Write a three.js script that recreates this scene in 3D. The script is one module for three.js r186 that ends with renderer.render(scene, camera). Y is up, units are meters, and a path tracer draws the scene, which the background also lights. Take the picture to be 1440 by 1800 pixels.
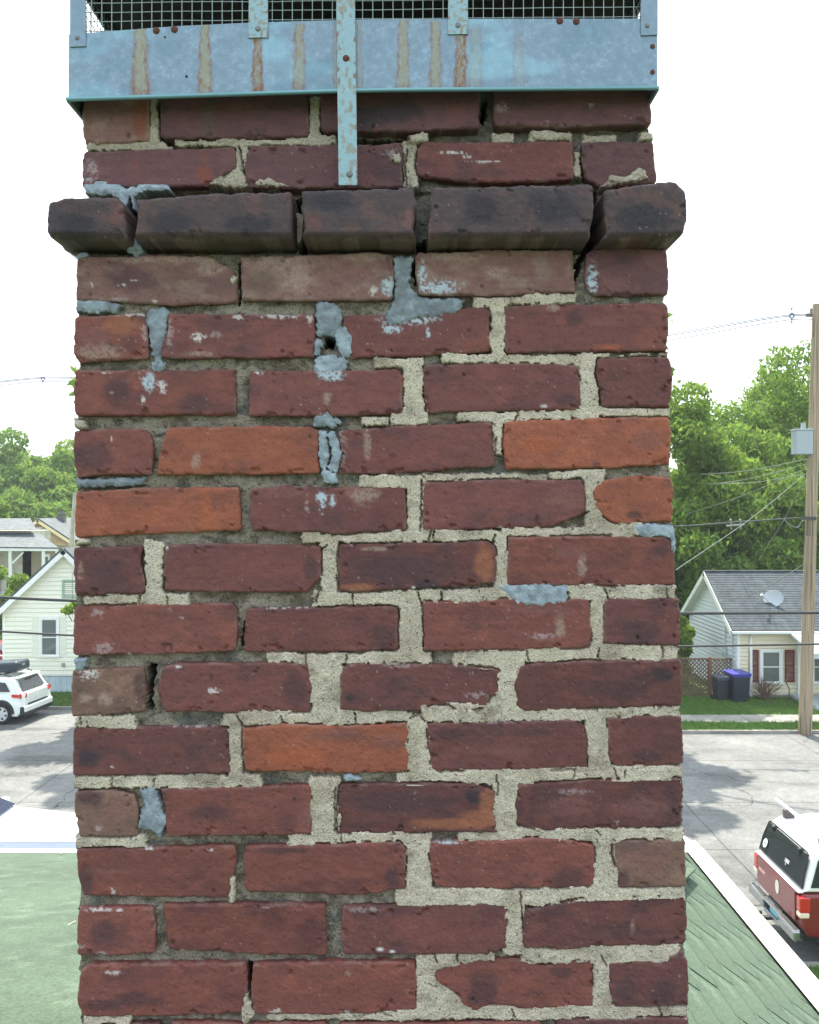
import * as THREE from 'three';
import { mergeGeometries, mergeVertices } from 'three/addons/utils/BufferGeometryUtils.js';
import { RoundedBoxGeometry } from 'three/addons/geometries/RoundedBoxGeometry.js';

// ---------------------------------------------------------------- camera, sky, sun, exposure
const scene = new THREE.Scene();
const EYE = 7, F = 1560;                       // eye height above the street, focal length in photo pixels (1440 x 1800)
const camera = new THREE.PerspectiveCamera(2 * Math.atan(900 / F) * 180 / Math.PI, 0.8, 0.05, 3000);
camera.position.set(0, EYE, 0);
camera.lookAt(0, EYE, -10);
const renderer = new THREE.WebGLRenderer({ antialias: true });
renderer.toneMapping = THREE.LinearToneMapping;
renderer.toneMappingExposure = 2.8;
renderer.shadowMap.enabled = true;

const SUN_EL = 46 * Math.PI / 180, SUN_AZ = -2 * Math.PI / 180;     // azimuth from straight ahead, to the right
const sunDir = new THREE.Vector3(Math.sin(SUN_AZ) * Math.cos(SUN_EL), Math.sin(SUN_EL), -Math.cos(SUN_AZ) * Math.cos(SUN_EL));
const sun = new THREE.DirectionalLight(new THREE.Color(1, 0.95, 0.82), 3.6);
sun.position.copy(sunDir).multiplyScalar(80); sun.target.position.set(0, 0, -20);
sun.castShadow = true; sun.shadow.radius = 1;
Object.assign(sun.shadow.camera, { left: -60, right: 60, top: 60, bottom: -60, near: 1, far: 250 });
sun.shadow.mapSize.set(4096, 4096);
scene.add(sun, sun.target);

{ // clear hazy summer sky: white towards the sun and the horizon, bluer away from it
  const W = 512, H = 256, d = new Float32Array(W * H * 4), v = new THREE.Vector3();
  for (let j = 0; j < H; j++) for (let i = 0; i < W; i++) {
    const ph = ((i + .5) / W - .5) * 2 * Math.PI, th = ((j + .5) / H - .5) * Math.PI;
    v.set(Math.cos(ph) * Math.cos(th), Math.sin(th), Math.sin(ph) * Math.cos(th));
    const c = v.dot(sunDir), el = Math.max(0, v.y);
    const glow = .16 * Math.exp((c - 1) * 2.0) + .75 * Math.exp((c - 1) * 9);
    const hz = Math.exp(-el * 3.2);
    const k = [.45, .555, .68], w = [.63, .67, .685];
    const s = Math.min(1, hz * .62 + .3 * Math.max(0, c));
    const o = (j * W + i) * 4;
    for (let q = 0; q < 3; q++) d[o + q] = k[q] * (1 - s) + w[q] * s + glow * [1, .97, .9][q];
    d[o + 3] = 1;
  }
  const t = new THREE.DataTexture(d, W, H, THREE.RGBAFormat, THREE.FloatType);
  t.mapping = THREE.EquirectangularReflectionMapping; t.magFilter = t.minFilter = THREE.LinearFilter; t.needsUpdate = true;
  scene.background = t; scene.environment = t;
}

// ---------------------------------------------------------------- helpers
const V3 = (x, y, z) => new THREE.Vector3(x, y, z);
const at = (px, py, Z) => V3((px - 720) * Z / F, EYE + (900 - py) * Z / F, -Z);   // a point measured in the photograph at a depth in metres
let seed = 1;
const rnd = () => { seed = (seed * 1664525 + 1013904223) >>> 0; return seed / 4294967296; };
const rr = (a, b) => a + (b - a) * rnd();
const clamp = (x, a = 0, b = 1) => x < a ? a : x > b ? b : x;
const sst = (a, b, x) => { const t = clamp((x - a) / (b - a)); return t * t * (3 - 2 * t); };
const mix = (a, b, t) => a + (b - a) * t;
const mix3 = (a, b, t) => [mix(a[0], b[0], t), mix(a[1], b[1], t), mix(a[2], b[2], t)];
const lin1 = c => { c /= 255; return c <= .04045 ? c / 12.92 : Math.pow((c + .055) / 1.055, 2.4); };
const lin = (r, g, b, k = 1) => [lin1(r) * k, lin1(g) * k, lin1(b) * k];
const hash = (x, y, z) => { let h = (x * 374761393 + y * 668265263 + z * 2147483647) | 0; h = Math.imul(h ^ (h >>> 13), 1274126177); h ^= h >>> 16; return (h >>> 0) / 4294967296; };
function vn(x, y, s = 0, per = 0) {            // value noise, -1 .. 1
  const xi = Math.floor(x), yi = Math.floor(y), xf = x - xi, yf = y - yi;
  const u = xf * xf * (3 - 2 * xf), v = yf * yf * (3 - 2 * yf);
  const m = per ? (q => ((q % per) + per) % per) : (q => q);
  const a = hash(m(xi), m(yi), s), b = hash(m(xi + 1), m(yi), s), c = hash(m(xi), m(yi + 1), s), d = hash(m(xi + 1), m(yi + 1), s);
  return 2 * (a + (b - a) * u + (c - a) * v + (a - b - c + d) * u * v) - 1;
}
const fbm = (x, y, s = 0, o = 4, per = 0) => { let a = .5, f = 1, t = 0; for (let i = 0; i < o; i++) { t += a * vn(x * f, y * f, s + i * 17, per * f); a *= .5; f *= 2; } return t; };
const used = {};
const numbered = n => { const k = used[n] = (used[n] ?? -1) + 1; return k ? `${n}_${String(k).padStart(3, '0')}` : n; };
function tag(o, label, category, group, kind) { o.userData.label = label; if (category) o.userData.category = category; if (group) o.userData.group = group; if (kind) o.userData.kind = kind; return o; }
function thing(name, label, category, pos = [0, 0, 0], turn = 0, group) {
  const o = new THREE.Group(); o.name = numbered(name); scene.add(o); o.position.set(...pos); o.rotation.y = turn;
  return tag(o, label, category, group);
}
function flat(g) { // no index, with normals and a uv in metres taken from the dominant direction
  g = g.index ? g.toNonIndexed() : g.clone();
  if (!g.attributes.normal) g.computeVertexNormals();
  for (const k of Object.keys(g.attributes)) if (!['position', 'normal'].includes(k)) g.deleteAttribute(k);
  g.morphAttributes = {};
  const p = g.attributes.position.array, n = g.attributes.normal.array;   // mirrored pieces: turn the faces to agree with their normals
  for (let i = 0; i < p.length; i += 9) { const ux = p[i + 3] - p[i], uy = p[i + 4] - p[i + 1], uz = p[i + 5] - p[i + 2], vx = p[i + 6] - p[i], vy = p[i + 7] - p[i + 1], vz = p[i + 8] - p[i + 2]; if ((uy * vz - uz * vy) * n[i] + (uz * vx - ux * vz) * n[i + 1] + (ux * vy - uy * vx) * n[i + 2] < 0) for (let k = 3; k < 6; k++) { let t = p[i + k]; p[i + k] = p[i + k + 3]; p[i + k + 3] = t; t = n[i + k]; n[i + k] = n[i + k + 3]; n[i + k + 3] = t; } }
  return g;
}
function triUV(g) {
  const p = g.attributes.position, n = g.attributes.normal, uv = new Float32Array(p.count * 2);
  for (let i = 0; i < p.count; i++) {
    const ax = Math.abs(n.getX(i)), ay = Math.abs(n.getY(i)), az = Math.abs(n.getZ(i));
    const x = p.getX(i), y = p.getY(i), z = p.getZ(i);
    const q = ay > ax && ay > az ? [x, z] : ax > az ? [z, y] : [x, y];
    uv[2 * i] = q[0]; uv[2 * i + 1] = q[1];
  }
  g.setAttribute('uv', new THREE.BufferAttribute(uv, 2));
  return g;
}
const join = list => triUV(mergeGeometries((Array.isArray(list) ? list : [list]).flat(9).map(flat)));
function obj(name, geo, mat, parent = scene) {
  const m = new THREE.Mesh(Array.isArray(geo) ? join(geo) : geo, mat);
  m.castShadow = m.receiveShadow = true; m.name = parent === scene ? numbered(name) : (() => { const u = parent.userData._n ??= {}; const k = u[name] = (u[name] ?? -1) + 1; return k ? `${name}_${String(k).padStart(3, '0')}` : name; })();
  parent.add(m); return m;
}
const struct = (name, geo, mat) => { const m = obj(name, geo, mat); m.userData.kind = 'structure'; return m; };
const place = (g, x = 0, y = 0, z = 0, rx = 0, ry = 0, rz = 0) => { if (rx) g.rotateX(rx); if (rz) g.rotateZ(rz); if (ry) g.rotateY(ry); return g.translate(x, y, z); };
const bx = (x0, x1, y0, y1, z0, z1, r = 0) => { const w = Math.abs(x1 - x0), h = Math.abs(y1 - y0), d = Math.abs(z1 - z0); const g = r ? new RoundedBoxGeometry(w, h, d, 2, Math.min(r, w / 2.01, h / 2.01, d / 2.01)) : new THREE.BoxGeometry(w, h, d); return g.translate((x0 + x1) / 2, (y0 + y1) / 2, (z0 + z1) / 2); };
const cyl = (r0, r1, h, n = 16) => new THREE.CylinderGeometry(r1, r0, h, n);
function bar(a, b, r, r2 = r, n = 10) { // tapered round bar between two points
  const d = b.clone().sub(a), g = new THREE.CylinderGeometry(r2, r, d.length(), n);
  g.applyQuaternion(new THREE.Quaternion().setFromUnitVectors(V3(0, 1, 0), d.normalize())); return g.translate((a.x + b.x) / 2, (a.y + b.y) / 2, (a.z + b.z) / 2);
}
function beam(a, b, w, h) { // rectangular bar between two points, h is its height
  const d = b.clone().sub(a), L = d.length(), g = new THREE.BoxGeometry(w, h, L), m = new THREE.Matrix4().lookAt(a, b, V3(0, 1, 0));
  return g.applyMatrix4(m).translate((a.x + b.x) / 2, (a.y + b.y) / 2, (a.z + b.z) / 2);
}
const tube = (pts, r, seg = 40, n = 6) => new THREE.TubeGeometry(new THREE.CatmullRomCurve3(pts), seg, r, n);
function quad(a, b, c, d) { const g = new THREE.BufferGeometry(); g.setAttribute('position', new THREE.Float32BufferAttribute([a, b, c, a, c, d].flatMap(p => [p.x, p.y, p.z]), 3)); g.computeVertexNormals(); return g; }
function slab(a, b, c, d, t) { // quad with thickness t along minus its normal
  const n = b.clone().sub(a).cross(d.clone().sub(a)).normalize().multiplyScalar(-t), e = [a, b, c, d].map(p => p.clone().add(n));
  return mergeGeometries([quad(a, b, c, d), quad(e[3], e[2], e[1], e[0]), quad(a, e[0], e[1], b), quad(b, e[1], e[2], c), quad(c, e[2], e[3], d), quad(d, e[3], e[0], a)]);
}
const slabU = (a, b, c, d, t) => { const n = b.clone().sub(a).cross(d.clone().sub(a)); return slab(a, b, c, d, n.y < 0 ? -t : t); };   // thickness always downward
function prism(pts, depth, bevel = 0) { // outline in xy, pushed along +z
  const s = new THREE.Shape(pts.map(p => new THREE.Vector2(p[0], p[1])));
  return new THREE.ExtrudeGeometry(s, { depth, bevelEnabled: bevel > 0, bevelSize: bevel, bevelThickness: bevel, bevelSegments: 3, bevelOffset: -bevel, steps: 1, curveSegments: 8 });
}
// textures
function tex(w, h, fn, srgb = true, rx = 1, ry = rx) {
  const d = new Uint8Array(w * h * 4);
  for (let j = 0; j < h; j++) for (let i = 0; i < w; i++) { const c = fn(i / w, j / h, i, j), o = (j * w + i) * 4; for (let k = 0; k < 3; k++) d[o + k] = clamp(Array.isArray(c) ? c[k] : c) * 255; d[o + 3] = 255; }
  const t = new THREE.DataTexture(d, w, h); t.wrapS = t.wrapT = THREE.RepeatWrapping; t.magFilter = THREE.LinearFilter; t.minFilter = THREE.LinearMipmapLinearFilter; t.generateMipmaps = true;
  if (srgb) t.colorSpace = THREE.SRGBColorSpace; t.repeat.set(rx, ry); t.needsUpdate = true; return t;
}
const std = (c, o = {}) => new THREE.MeshStandardMaterial({ color: Array.isArray(c) ? new THREE.Color().setRGB(...c) : c, roughness: .8, side: THREE.DoubleSide, ...o });
const T = {};
T.brick = tex(512, 512, (u, v) => { const g = fbm(u * 32, v * 64, 3, 4, 0) , f = vn(u * 256, v * 256, 9, 256); return .93 + .07 * fbm(u * 16, v * 32, 5, 4, 16) + .06 * f; }, true, 5);
T.brickB = tex(512, 512, (u, v) => { const pit = sst(.5, .75, vn(u * 80, v * 80, 31, 80)); return .58 + .2 * fbm(u * 32, v * 64, 11, 4, 32) + .12 * vn(u * 256, v * 256, 21, 256) - .3 * pit; }, false, 5);
T.mortar = tex(512, 512, (u, v) => { const f = vn(u * 96, v * 96, 2, 96), g = vn(u * 200, v * 200, 8, 200), h = vn(u * 60, v * 60, 6, 60); let c = .90 + .09 * fbm(u * 8, v * 8, 4, 5, 8) + .10 * g + .06 * f; if (f > .66) c -= .42 * sst(.66, .86, f); if (h > .8) c -= .35 * sst(.8, .92, h); if (f < -.72) c += .16; return [c, c * .995, c * .98]; }, true, 6);
T.mortarB = tex(512, 512, (u, v) => .5 + .3 * fbm(u * 24, v * 24, 14, 5, 24) + .22 * vn(u * 128, v * 128, 2, 128) , false, 6);
T.grain = tex(256, 256, (u, v) => .92 + .12 * fbm(u * 8, v * 8, 40, 5, 8), true, .5);
T.daub = tex(512, 512, (u, v) => .93 + .09 * fbm(u * 16, v * 16, 61, 5, 16) + .05 * fbm(u * 8, v * 60, 62, 3), true, 5);
T.daubB = tex(512, 512, (u, v) => .5 + .3 * fbm(u * 12, v * 20, 63, 4, 4) + .1 * vn(u * 128, v * 128, 64, 128), false, 5);
T.grit = tex(256, 256, (u, v) => .5 + .45 * vn(u * 128, v * 128, 44, 128), false, 3);
// ---------------------------------------------------------------- ground, street, pavement
T.road = tex(2048, 1024, (u, v) => { // 42 m x 21 m of old concrete: stains, patches, joints and wandering cracks
  const x = u * 42, y = v * 21; let c = .455 + .085 * fbm(x * .6, y * .6, 301, 5) + .05 * fbm(x * 6, y * 6, 302, 4) + .05 * vn(x * 40, y * 40, 303);
  c -= .07 * sst(.1, .5, fbm(x * .35, y * 1.2, 304, 4));
  const w = .35 * fbm(x * .8, y * .8, 305, 4), crack = (d, s) => { if (d < s) c -= .24 * (1 - d / s); };
  crack(Math.abs(((y + .04 * w + 100) % 3.6) - 1.8), .022); crack(Math.abs(((x + .05 * w + 100) % 5.2) - 2.6), .02);
  crack(Math.abs(vn(x * .22 + w, y * .3 + w, 306)) / .55, .018); crack(Math.abs(vn(x * .4 + w, y * .25 - w, 308) - .2) / .6, .012);
  return [c * .985, c * .985, c * .965];
});
T.road.repeat.set(1 / 42, 1 / 21);
T.grass = tex(512, 512, (u, v) => { const n = fbm(u * 8, v * 8, 310, 5, 8), f = vn(u * 128, v * 128, 311, 128), k = .8 + .25 * n + .22 * f; return [.34 * k + .06 * n, .43 * k, .17 * k]; }, true, .35);
T.conc = tex(256, 256, (u, v) => { const c = .56 + .1 * fbm(u * 8, v * 8, 315, 5, 8) + .05 * vn(u * 128, v * 128, 316, 128); return [c, c * .98, c * .93]; }, true, .4);
const groundM = std([1, 1, 1], { map: T.grass, roughness: 1 }), roadM = std([.95, .95, .95], { map: T.road, bumpMap: T.grit, bumpScale: .002, roughness: .9 }), concM = std([.9, .9, .9], { map: T.conc, roughness: .9 });
{ const g = new THREE.PlaneGeometry(1600, 1600); g.rotateX(-Math.PI / 2); struct('ground', triUV(flat(g.translate(0, -.05, 0))), groundM); }
struct('road', [bx(-60, 60, -.04, 0, -28, -13.6), bx(-60, -8, -.04, -.002, -31.4, -28)], roadM);
struct('kerb', [bx(-8, 60, -.04, .1, -28.16, -28), bx(-60, -8, -.04, .1, -31.56, -31.4), bx(5.9, 60, -.04, .11, -13.6, -13.45)], concM);
struct('pavement', [...Array(26)].map((_, i) => bx(-8 + i * 1.6, -8 + i * 1.6 + 1.585, -.04, .1 + .006 * hash(i, 2, 2), -30.2, -29.1)), concM);
struct('lawn', [bx(-7.9, 60, -.04, .095, -75, -30.2), bx(-8, 60, -.04, .095, -29.1, -28.16), bx(-60, -8, -.04, .095, -85, -31.56)], groundM);
struct('near_lawn', [bx(-60, 60, -.04, .09, -13.45, 20)], groundM);
{ // grass blades where the lawns are seen
  const blade = new THREE.BufferGeometry(); const P = []; for (let k = 0; k < 7; k++) { const a = rnd() * 6.28, r = rnd() * .09, h = rr(.05, .11), x = Math.cos(a) * r, z = Math.sin(a) * r, d = rr(-.05, .05), w = .007; P.push(x - w, 0, z, x + w, 0, z, x + d, h, z + d); } blade.setAttribute('position', new THREE.Float32BufferAttribute(P, 3)); blade.computeVertexNormals();
  const areas = [[8.5, 17, -33, -30.2, 9000], [8.5, 17, -29.1, -28.1, 5000], [5.9, 7.2, -13.4, -11, 3000], [-18, -12, -34, -31.6, 3000]];
  const n = areas.reduce((s, a) => s + a[4], 0), im = new THREE.InstancedMesh(blade, std([1, 1, 1], { roughness: 1 }), n), m = new THREE.Matrix4(), q = new THREE.Quaternion(), col = new THREE.Color(); let i = 0;
  for (const [x0, x1, z0, z1, k] of areas) for (let j = 0; j < k; j++) { const s = rr(.6, 1.5); m.compose(V3(rr(x0, x1), .08, rr(z0, z1)), q.setFromAxisAngle(V3(0, 1, 0), rnd() * 6.28), V3(s, s * rr(.6, 1.2), s)); im.setMatrixAt(i, m); const t = rnd(); col.setRGB(mix(.07, .16, t), mix(.16, .27, t), mix(.03, .05, t)); im.setColorAt(i++, col); }
  im.name = 'grass'; im.castShadow = im.receiveShadow = true; scene.add(im); tag(im, 'short green lawn grass in the yards and verges', 'grass', null, 'stuff');
}

// ---------------------------------------------------------------- the house whose roof carries the chimney
{
  const HX = 1.7, HY = 5, HZ = 5.2, sF = .3, sR = .7, ZR = .8, XL = -4.2, S = V3(0, 0, 0);
  const fy = z => HY + sF * (HZ - z), hipX = z => HX - (HZ - z) * sF / sR, ry = x => HY + sR * (HX - x);
  const H = thing('green_roofed_house', 'house under the chimney with green shingle roof and white metal eaves', 'house', [0, 0, -2]), L = v => v.clone().sub(H.position);
  T.granule = tex(512, 512, (u, v) => { const n = fbm(u * 6, v * 6, 330, 5, 6), g = vn(u * 200, v * 200, 331, 200), b = vn(u * 128, v * 128, 332, 128), k = .90 + .14 * n + .12 * g + .08 * b, p = .05 * sst(.1, .5, fbm(u * 12, v * 12, 333, 3, 12)); return [(.305 + p) * k, (.372 + p) * k, (.30 + p) * k]; }, true, 1.6);
  const gm = std([1, 1, 1], { map: T.granule, bumpMap: T.grit, bumpScale: .0025, roughness: .95 }), variants = [1, .93, 1.06, .98].map(k => std([k, k, k], { map: T.granule, bumpMap: T.grit, bumpScale: .0025, roughness: .95 }));
  const decking = std(lin(120, 100, 80)), white = std(lin(232, 230, 226), { roughness: .35 });
  // deck under the roofing
  const P = (x, y, z) => L(V3(x, y, -z)); const dz = -.03;
  obj('roof_deck', [slabU(P(XL, HY + dz, HZ), P(HX, HY + dz, HZ), P(hipX(ZR), fy(ZR) + dz, ZR), P(XL, fy(ZR) + dz, ZR), .05), slabU(P(HX, HY + dz, HZ), P(HX, HY + dz, -4), P(hipX(ZR), fy(ZR) + dz, -4), P(hipX(ZR), fy(ZR) + dz, ZR), .05), slabU(P(XL, fy(ZR) + dz, ZR), P(hipX(ZR), fy(ZR) + dz, ZR), P(hipX(ZR), fy(ZR) + dz, -4), P(XL, fy(ZR) + dz, -4), .05)], decking, H);
  obj('wall', [bx(XL + .3, HX - .35, 0, HY - .06, -HZ + .35 + 2, 6)], std(lin(214, 210, 198), { map: T.grain }), H);
  // rolled roofing on the low front slope, laid in wide strips with lapped edges
  for (let i = 0, z = HZ; z > ZR + .01; i++) { const z1 = Math.max(ZR, z - .86), lap = .012 + .002 * i % 2, xa = hipX(z), xb = hipX(z1); obj('roofing_strip', [slabU(P(XL, fy(z) + lap - .004, z + (i ? .06 : 0)), P(xa - .01, fy(z) + lap - .004, z + (i ? .06 : 0)), P(xb - .01, fy(z1) + .002, z1), P(XL, fy(z1) + .002, z1), .008)], variants[i % 4], H); z = z1; }
  obj('roofing_strip', [bx(XL, hipX(ZR), fy(ZR) - .004, fy(ZR) + .004, -ZR + 2, 6)], gm, H);
  // shingle tabs on the steep side
  const len = Math.hypot(1, sR), tabs = [1, 2, 3].map(k => { const g = new THREE.BoxGeometry(.293 + .004 * (k - 2), .005, .15); return triUV(flat(g)); });
  const down = V3(1, -sR, 0).normalize(), nrm = V3(sR, 1, 0).normalize(), side = V3(0, 0, -1), basis = new THREE.Matrix4().makeBasis(side, nrm, down);
  for (let r = 0; r < 15; r++) { const x = HX - .02 - r * .127 / len; for (let z = .9 + .305 * Math.ceil((HZ - .9 - (HX - x) * sR / sF) / .305) + (r % 2) * .1525; z > -.6; z -= .305) {
      const lo = z - .1465, hi = Math.min(z + .1465, HZ - (HX - x + .03) * sR / sF), zc = (lo + hi) / 2; if (hi - lo < .05 || zc < .9) continue;
      const m = obj('shingle', tabs[Math.floor(rnd() * 3)], variants[Math.floor(rnd() * 4)], H), c = V3(x - .06 / len, ry(x - .06 / len), -zc).addScaledVector(nrm, .005 + .0005 * rnd());
      m.quaternion.setFromRotationMatrix(basis); m.scale.x = (hi - lo) / .293; m.rotateX(.008 + .003 * rnd()); m.rotateY(.003 * (rnd() - .5)); m.position.copy(L(c)); } }
  obj('shingle_underlay', [slabU(P(HX, HY - .004, HZ), P(HX, HY - .004, -4), P(hipX(ZR), fy(ZR) - .004, -4), P(hipX(ZR), fy(ZR) - .004, ZR), .01)], std(lin(58, 70, 60), { map: T.grain }), H);
  { const pts = []; for (let k = 0; k < 16; k++) { const z = HZ - 1.1 - k * .28; if (z < ZR) break; const x = hipX(z), m = obj('hip_cap', triUV(flat(new THREE.BoxGeometry(.15, .008, .31))), variants[k % 4], H); m.position.copy(P(x, ry(x) + .016, z)); m.lookAt(P(x + sF / sR, ry(x + sF / sR) + .016, z + 1).add(H.position)); } }
  // white painted metal along the eaves, flaking, with leaf litter
  T.flake = tex(512, 512, (u, v) => { const n = fbm(u * 10, v * 10, 340, 5, 10), e = sst(.34, .42, n + .25 * fbm(u * 40, v * 40, 341, 3, 40)); const b = .93 + .04 * fbm(u * 30, v * 30, 342, 3, 30); return mix3([b, b, b * .99], [.66, .58, .46], e); }, true, 1.3);
  const flake = std([.86, .86, .86], { map: T.flake, roughness: .45 });
  obj('eaves_flashing', [slabU(P(HX - .19, HY + .165, HZ + .02), P(HX + .03, HY + .02, HZ + .02), P(HX + .03, HY + .02, -3), P(HX - .19, HY + .165, -3), .006), bx(HX + .024, HX + .03, HY - .09, HY + .02, -HZ - .02 + 2, 5)], flake, H);
  obj('seam', [slabU(P(HX - .05, HY + .078, 3.4), P(HX - .042, HY + .073, 3.4), P(HX - .042, HY + .073, -3), P(HX - .05, HY + .078, -3), .004)], std(lin(120, 112, 104)), H);
  obj('front_flashing', [bx(XL, HX + .02, HY + .012, HY + .018, -HZ - .02 + 2, -HZ + .07 + 2)], white, H);
  obj('gutter', [bx(XL, HX + .03, HY - .1, HY - .094, -HZ - .15 + 2, -HZ - .02 + 2), bx(XL, HX + .03, HY - .1, HY + .01, -HZ - .155 + 2, -HZ - .149 + 2), bx(XL, HX + .03, HY + .006, HY + .014, -HZ - .165 + 2, -HZ - .149 + 2, .003), bx(HX + .026, HX + .032, HY - .1, HY + .008, -HZ - .15 + 2, -HZ - .02 + 2)], std(lin(214, 222, 236), { roughness: .35 }), H);
  const twig = (name, pts, r, label) => tag(obj(name, [tube(pts, r, 20, 5), tube([pts[1], pts[1].clone().add(V3(.03, .004, -.05))], r * .6, 6, 4)], std(lin(200, 188, 160))), label, 'twig');
  const onF = (px, py) => { const a = (px - 720) / F, b = (900 - py) / F, z = (HY + sF * HZ - EYE) / (b + sF); return V3(a * z, EYE + b * z + .014, -z); };
  twig('twig', [onF(95, 1656), onF(102, 1645), onF(110, 1637), onF(122, 1628)], .003, 'thin pale forked twig lying alone on the green roof');
  twig('twig', [onF(106, 1467 + 36), onF(108, 1505), onF(113, 1502), onF(118, 1499)], .002, 'tiny dry twig caught against the white edge of the roof');
  tag(obj('leaf', [place(new THREE.SphereGeometry(.016, 8, 5).scale(1, .25, .6), ...onF(60, 1757).toArray())], std(lin(226, 214, 176))), 'single pale dry leaf on the green roof', 'leaf');
}

// ---------------------------------------------------------------- trees
const leafMats = {};
function leafMat(k) { return leafMats[k] ??= new THREE.MeshPhysicalMaterial({ vertexColors: true, roughness: .96, transmission: .48, thickness: 0, ior: 1.2, side: THREE.DoubleSide, specularIntensity: .35 }); }
const barkM = std(lin(96, 84, 70), { map: T.grain, roughness: 1 });
const TINT = { yellow: [[.155, .265, .05], [.285, .385, .06]], green: [[.145, .255, .05], [.27, .37, .06]], dark: [[.13, .235, .05], [.24, .335, .06]], hazy: [[.145, .25, .065], [.26, .36, .08]] };  // light partly put into leaf colour: yellow sunnier, dark shadier, hazy paler
function tree(name, label, cat, { x, z, h, r, low = .25, n = 16000, leaf = .16, tint = 'green', lumps = 26, trunk = .24, sx = 1, sz = 1, s = 1, group, y0 = 0 }) {
  seed = s * 7919; const o = thing(name, label, cat, [x, y0, z], 0, group);
  const cy = h * (1 + low) / 2, ry = h * (1 - low) / 2, cl = [];
  for (let k = 0; k < lumps; k++) { const a = rnd() * 6.283, u = rr(-.95, 1), q = Math.sqrt(1 - u * u), d = rr(.62, .95) * (k % 5 === 0 ? .5 : 1); cl.push({ c: V3(Math.cos(a) * q * r * d * sx, cy + u * ry * d, Math.sin(a) * q * r * d * sz), r: r * rr(.26, .44) * (u > .6 ? .8 : 1) }); }
  const limbs = [], fork = V3(rr(-.2, .2), h * Math.max(.2, low + .08), rr(-.2, .2)), mid = V3(rr(-.3, .3), h * .62, rr(-.3, .3));
  obj('trunk', [bar(V3(0, -.1, 0), fork, trunk, trunk * .7, 12), bar(fork, mid, trunk * .7, trunk * .3, 10), tube([V3(trunk * 1.1, 0, 0), V3(trunk * .6, .3, 0), V3(trunk * .2, 1, 0)], trunk * .35, 6, 6)], barkM, o);
  for (const c of cl.slice(0, 14)) { const b = fork.clone().lerp(mid, rnd()); limbs.push(tube([b, b.clone().lerp(c.c, .5).add(V3(0, -.05 * h * rnd(), 0)), c.c], trunk * rr(.12, .22), 6, 5)); }
  obj('limbs', limbs, barkM, o);
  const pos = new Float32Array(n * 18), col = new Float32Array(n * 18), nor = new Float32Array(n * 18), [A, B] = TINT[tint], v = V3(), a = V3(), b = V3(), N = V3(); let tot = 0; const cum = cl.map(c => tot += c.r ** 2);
  for (let i = 0; i < n; i++) {
    const t = rnd() * tot, c = cl[cum.findIndex(q => q >= t)];
    const th = rnd() * 6.283, u = rr(-1, 1), q = Math.sqrt(1 - u * u), d = Math.cbrt(rr(.12, 1)) * (1 + .22 * (rnd() - .5)) * (rnd() < .06 ? 1.25 : 1);
    v.set(Math.cos(th) * q * c.r * d, u * c.r * d * .8, Math.sin(th) * q * c.r * d).add(c.c);
    N.set(rr(-1, 1), rr(-.3, 1), rr(-1, 1)).normalize(); a.set(rr(-1, 1), rr(-1, .4), rr(-1, 1)).cross(N).normalize(); b.crossVectors(N, a);
    const L = leaf * rr(.6, 1.25), w = L * rr(.35, .5), fold = L * .12;
    const p0 = [-L, 0, 0], p1 = [0, w, fold], p2 = [L, 0, 0], p3 = [0, -w, fold], tri = [p0, p2, p1, p0, p3, p2], m = Math.pow(rnd(), 1.3), g = rr(.8, 1.15);
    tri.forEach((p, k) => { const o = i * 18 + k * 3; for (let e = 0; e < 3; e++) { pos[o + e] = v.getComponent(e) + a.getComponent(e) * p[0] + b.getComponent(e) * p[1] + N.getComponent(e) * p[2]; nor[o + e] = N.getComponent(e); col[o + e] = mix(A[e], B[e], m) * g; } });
  }
  const g = new THREE.BufferGeometry(); g.setAttribute('position', new THREE.BufferAttribute(pos, 3)); g.setAttribute('normal', new THREE.BufferAttribute(nor, 3)); g.setAttribute('color', new THREE.BufferAttribute(col, 3));
  obj('crown', g, leafMat(tint), o); return o;
}
const X = (px, Z) => (px - 720) * Z / F;
// to the right, behind the grey-roofed house
tree('broadleaf_tree', 'sunlit yellow green maple rising beside the chimney edge above the grey roof', 'tree', { x: X(1222, 43), z: -43, h: 12.8, r: 3.5, low: .1, n: 32000, leaf: .17, tint: 'yellow', s: 3, lumps: 46 });
tree('broadleaf_tree', 'tall green tree with dark hollows behind the ridge of the grey roof', 'tree', { x: X(1325, 46), z: -46, h: 14.0, r: 3.6, low: .08, n: 34000, leaf: .17, tint: 'green', s: 5, lumps: 44 });
tree('broadleaf_tree', 'tallest tree, its airy top showing just beside the wooden utility pole', 'tree', { x: X(1452, 48), z: -48, h: 18.6, r: 3.3, low: .1, n: 15000, leaf: .17, tint: 'green', s: 8, lumps: 40 });
tree('broadleaf_tree', 'bushy yellow green tree whose sunny crown slopes up toward the utility pole', 'tree', { x: X(1378, 54), z: -54, h: 15.4, r: 4.4, low: .15, n: 28000, leaf: .19, tint: 'yellow', s: 11, lumps: 40 });
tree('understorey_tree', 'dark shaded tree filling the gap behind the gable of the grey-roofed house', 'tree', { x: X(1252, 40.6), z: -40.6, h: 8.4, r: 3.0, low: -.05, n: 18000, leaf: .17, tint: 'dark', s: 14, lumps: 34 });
tree('understorey_tree', 'dark shaded tree directly behind the grey roof and its dish', 'tree', { x: X(1372, 41), z: -41, h: 8.8, r: 3.2, low: -.05, n: 18000, leaf: .17, tint: 'dark', s: 16, lumps: 34 });
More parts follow.
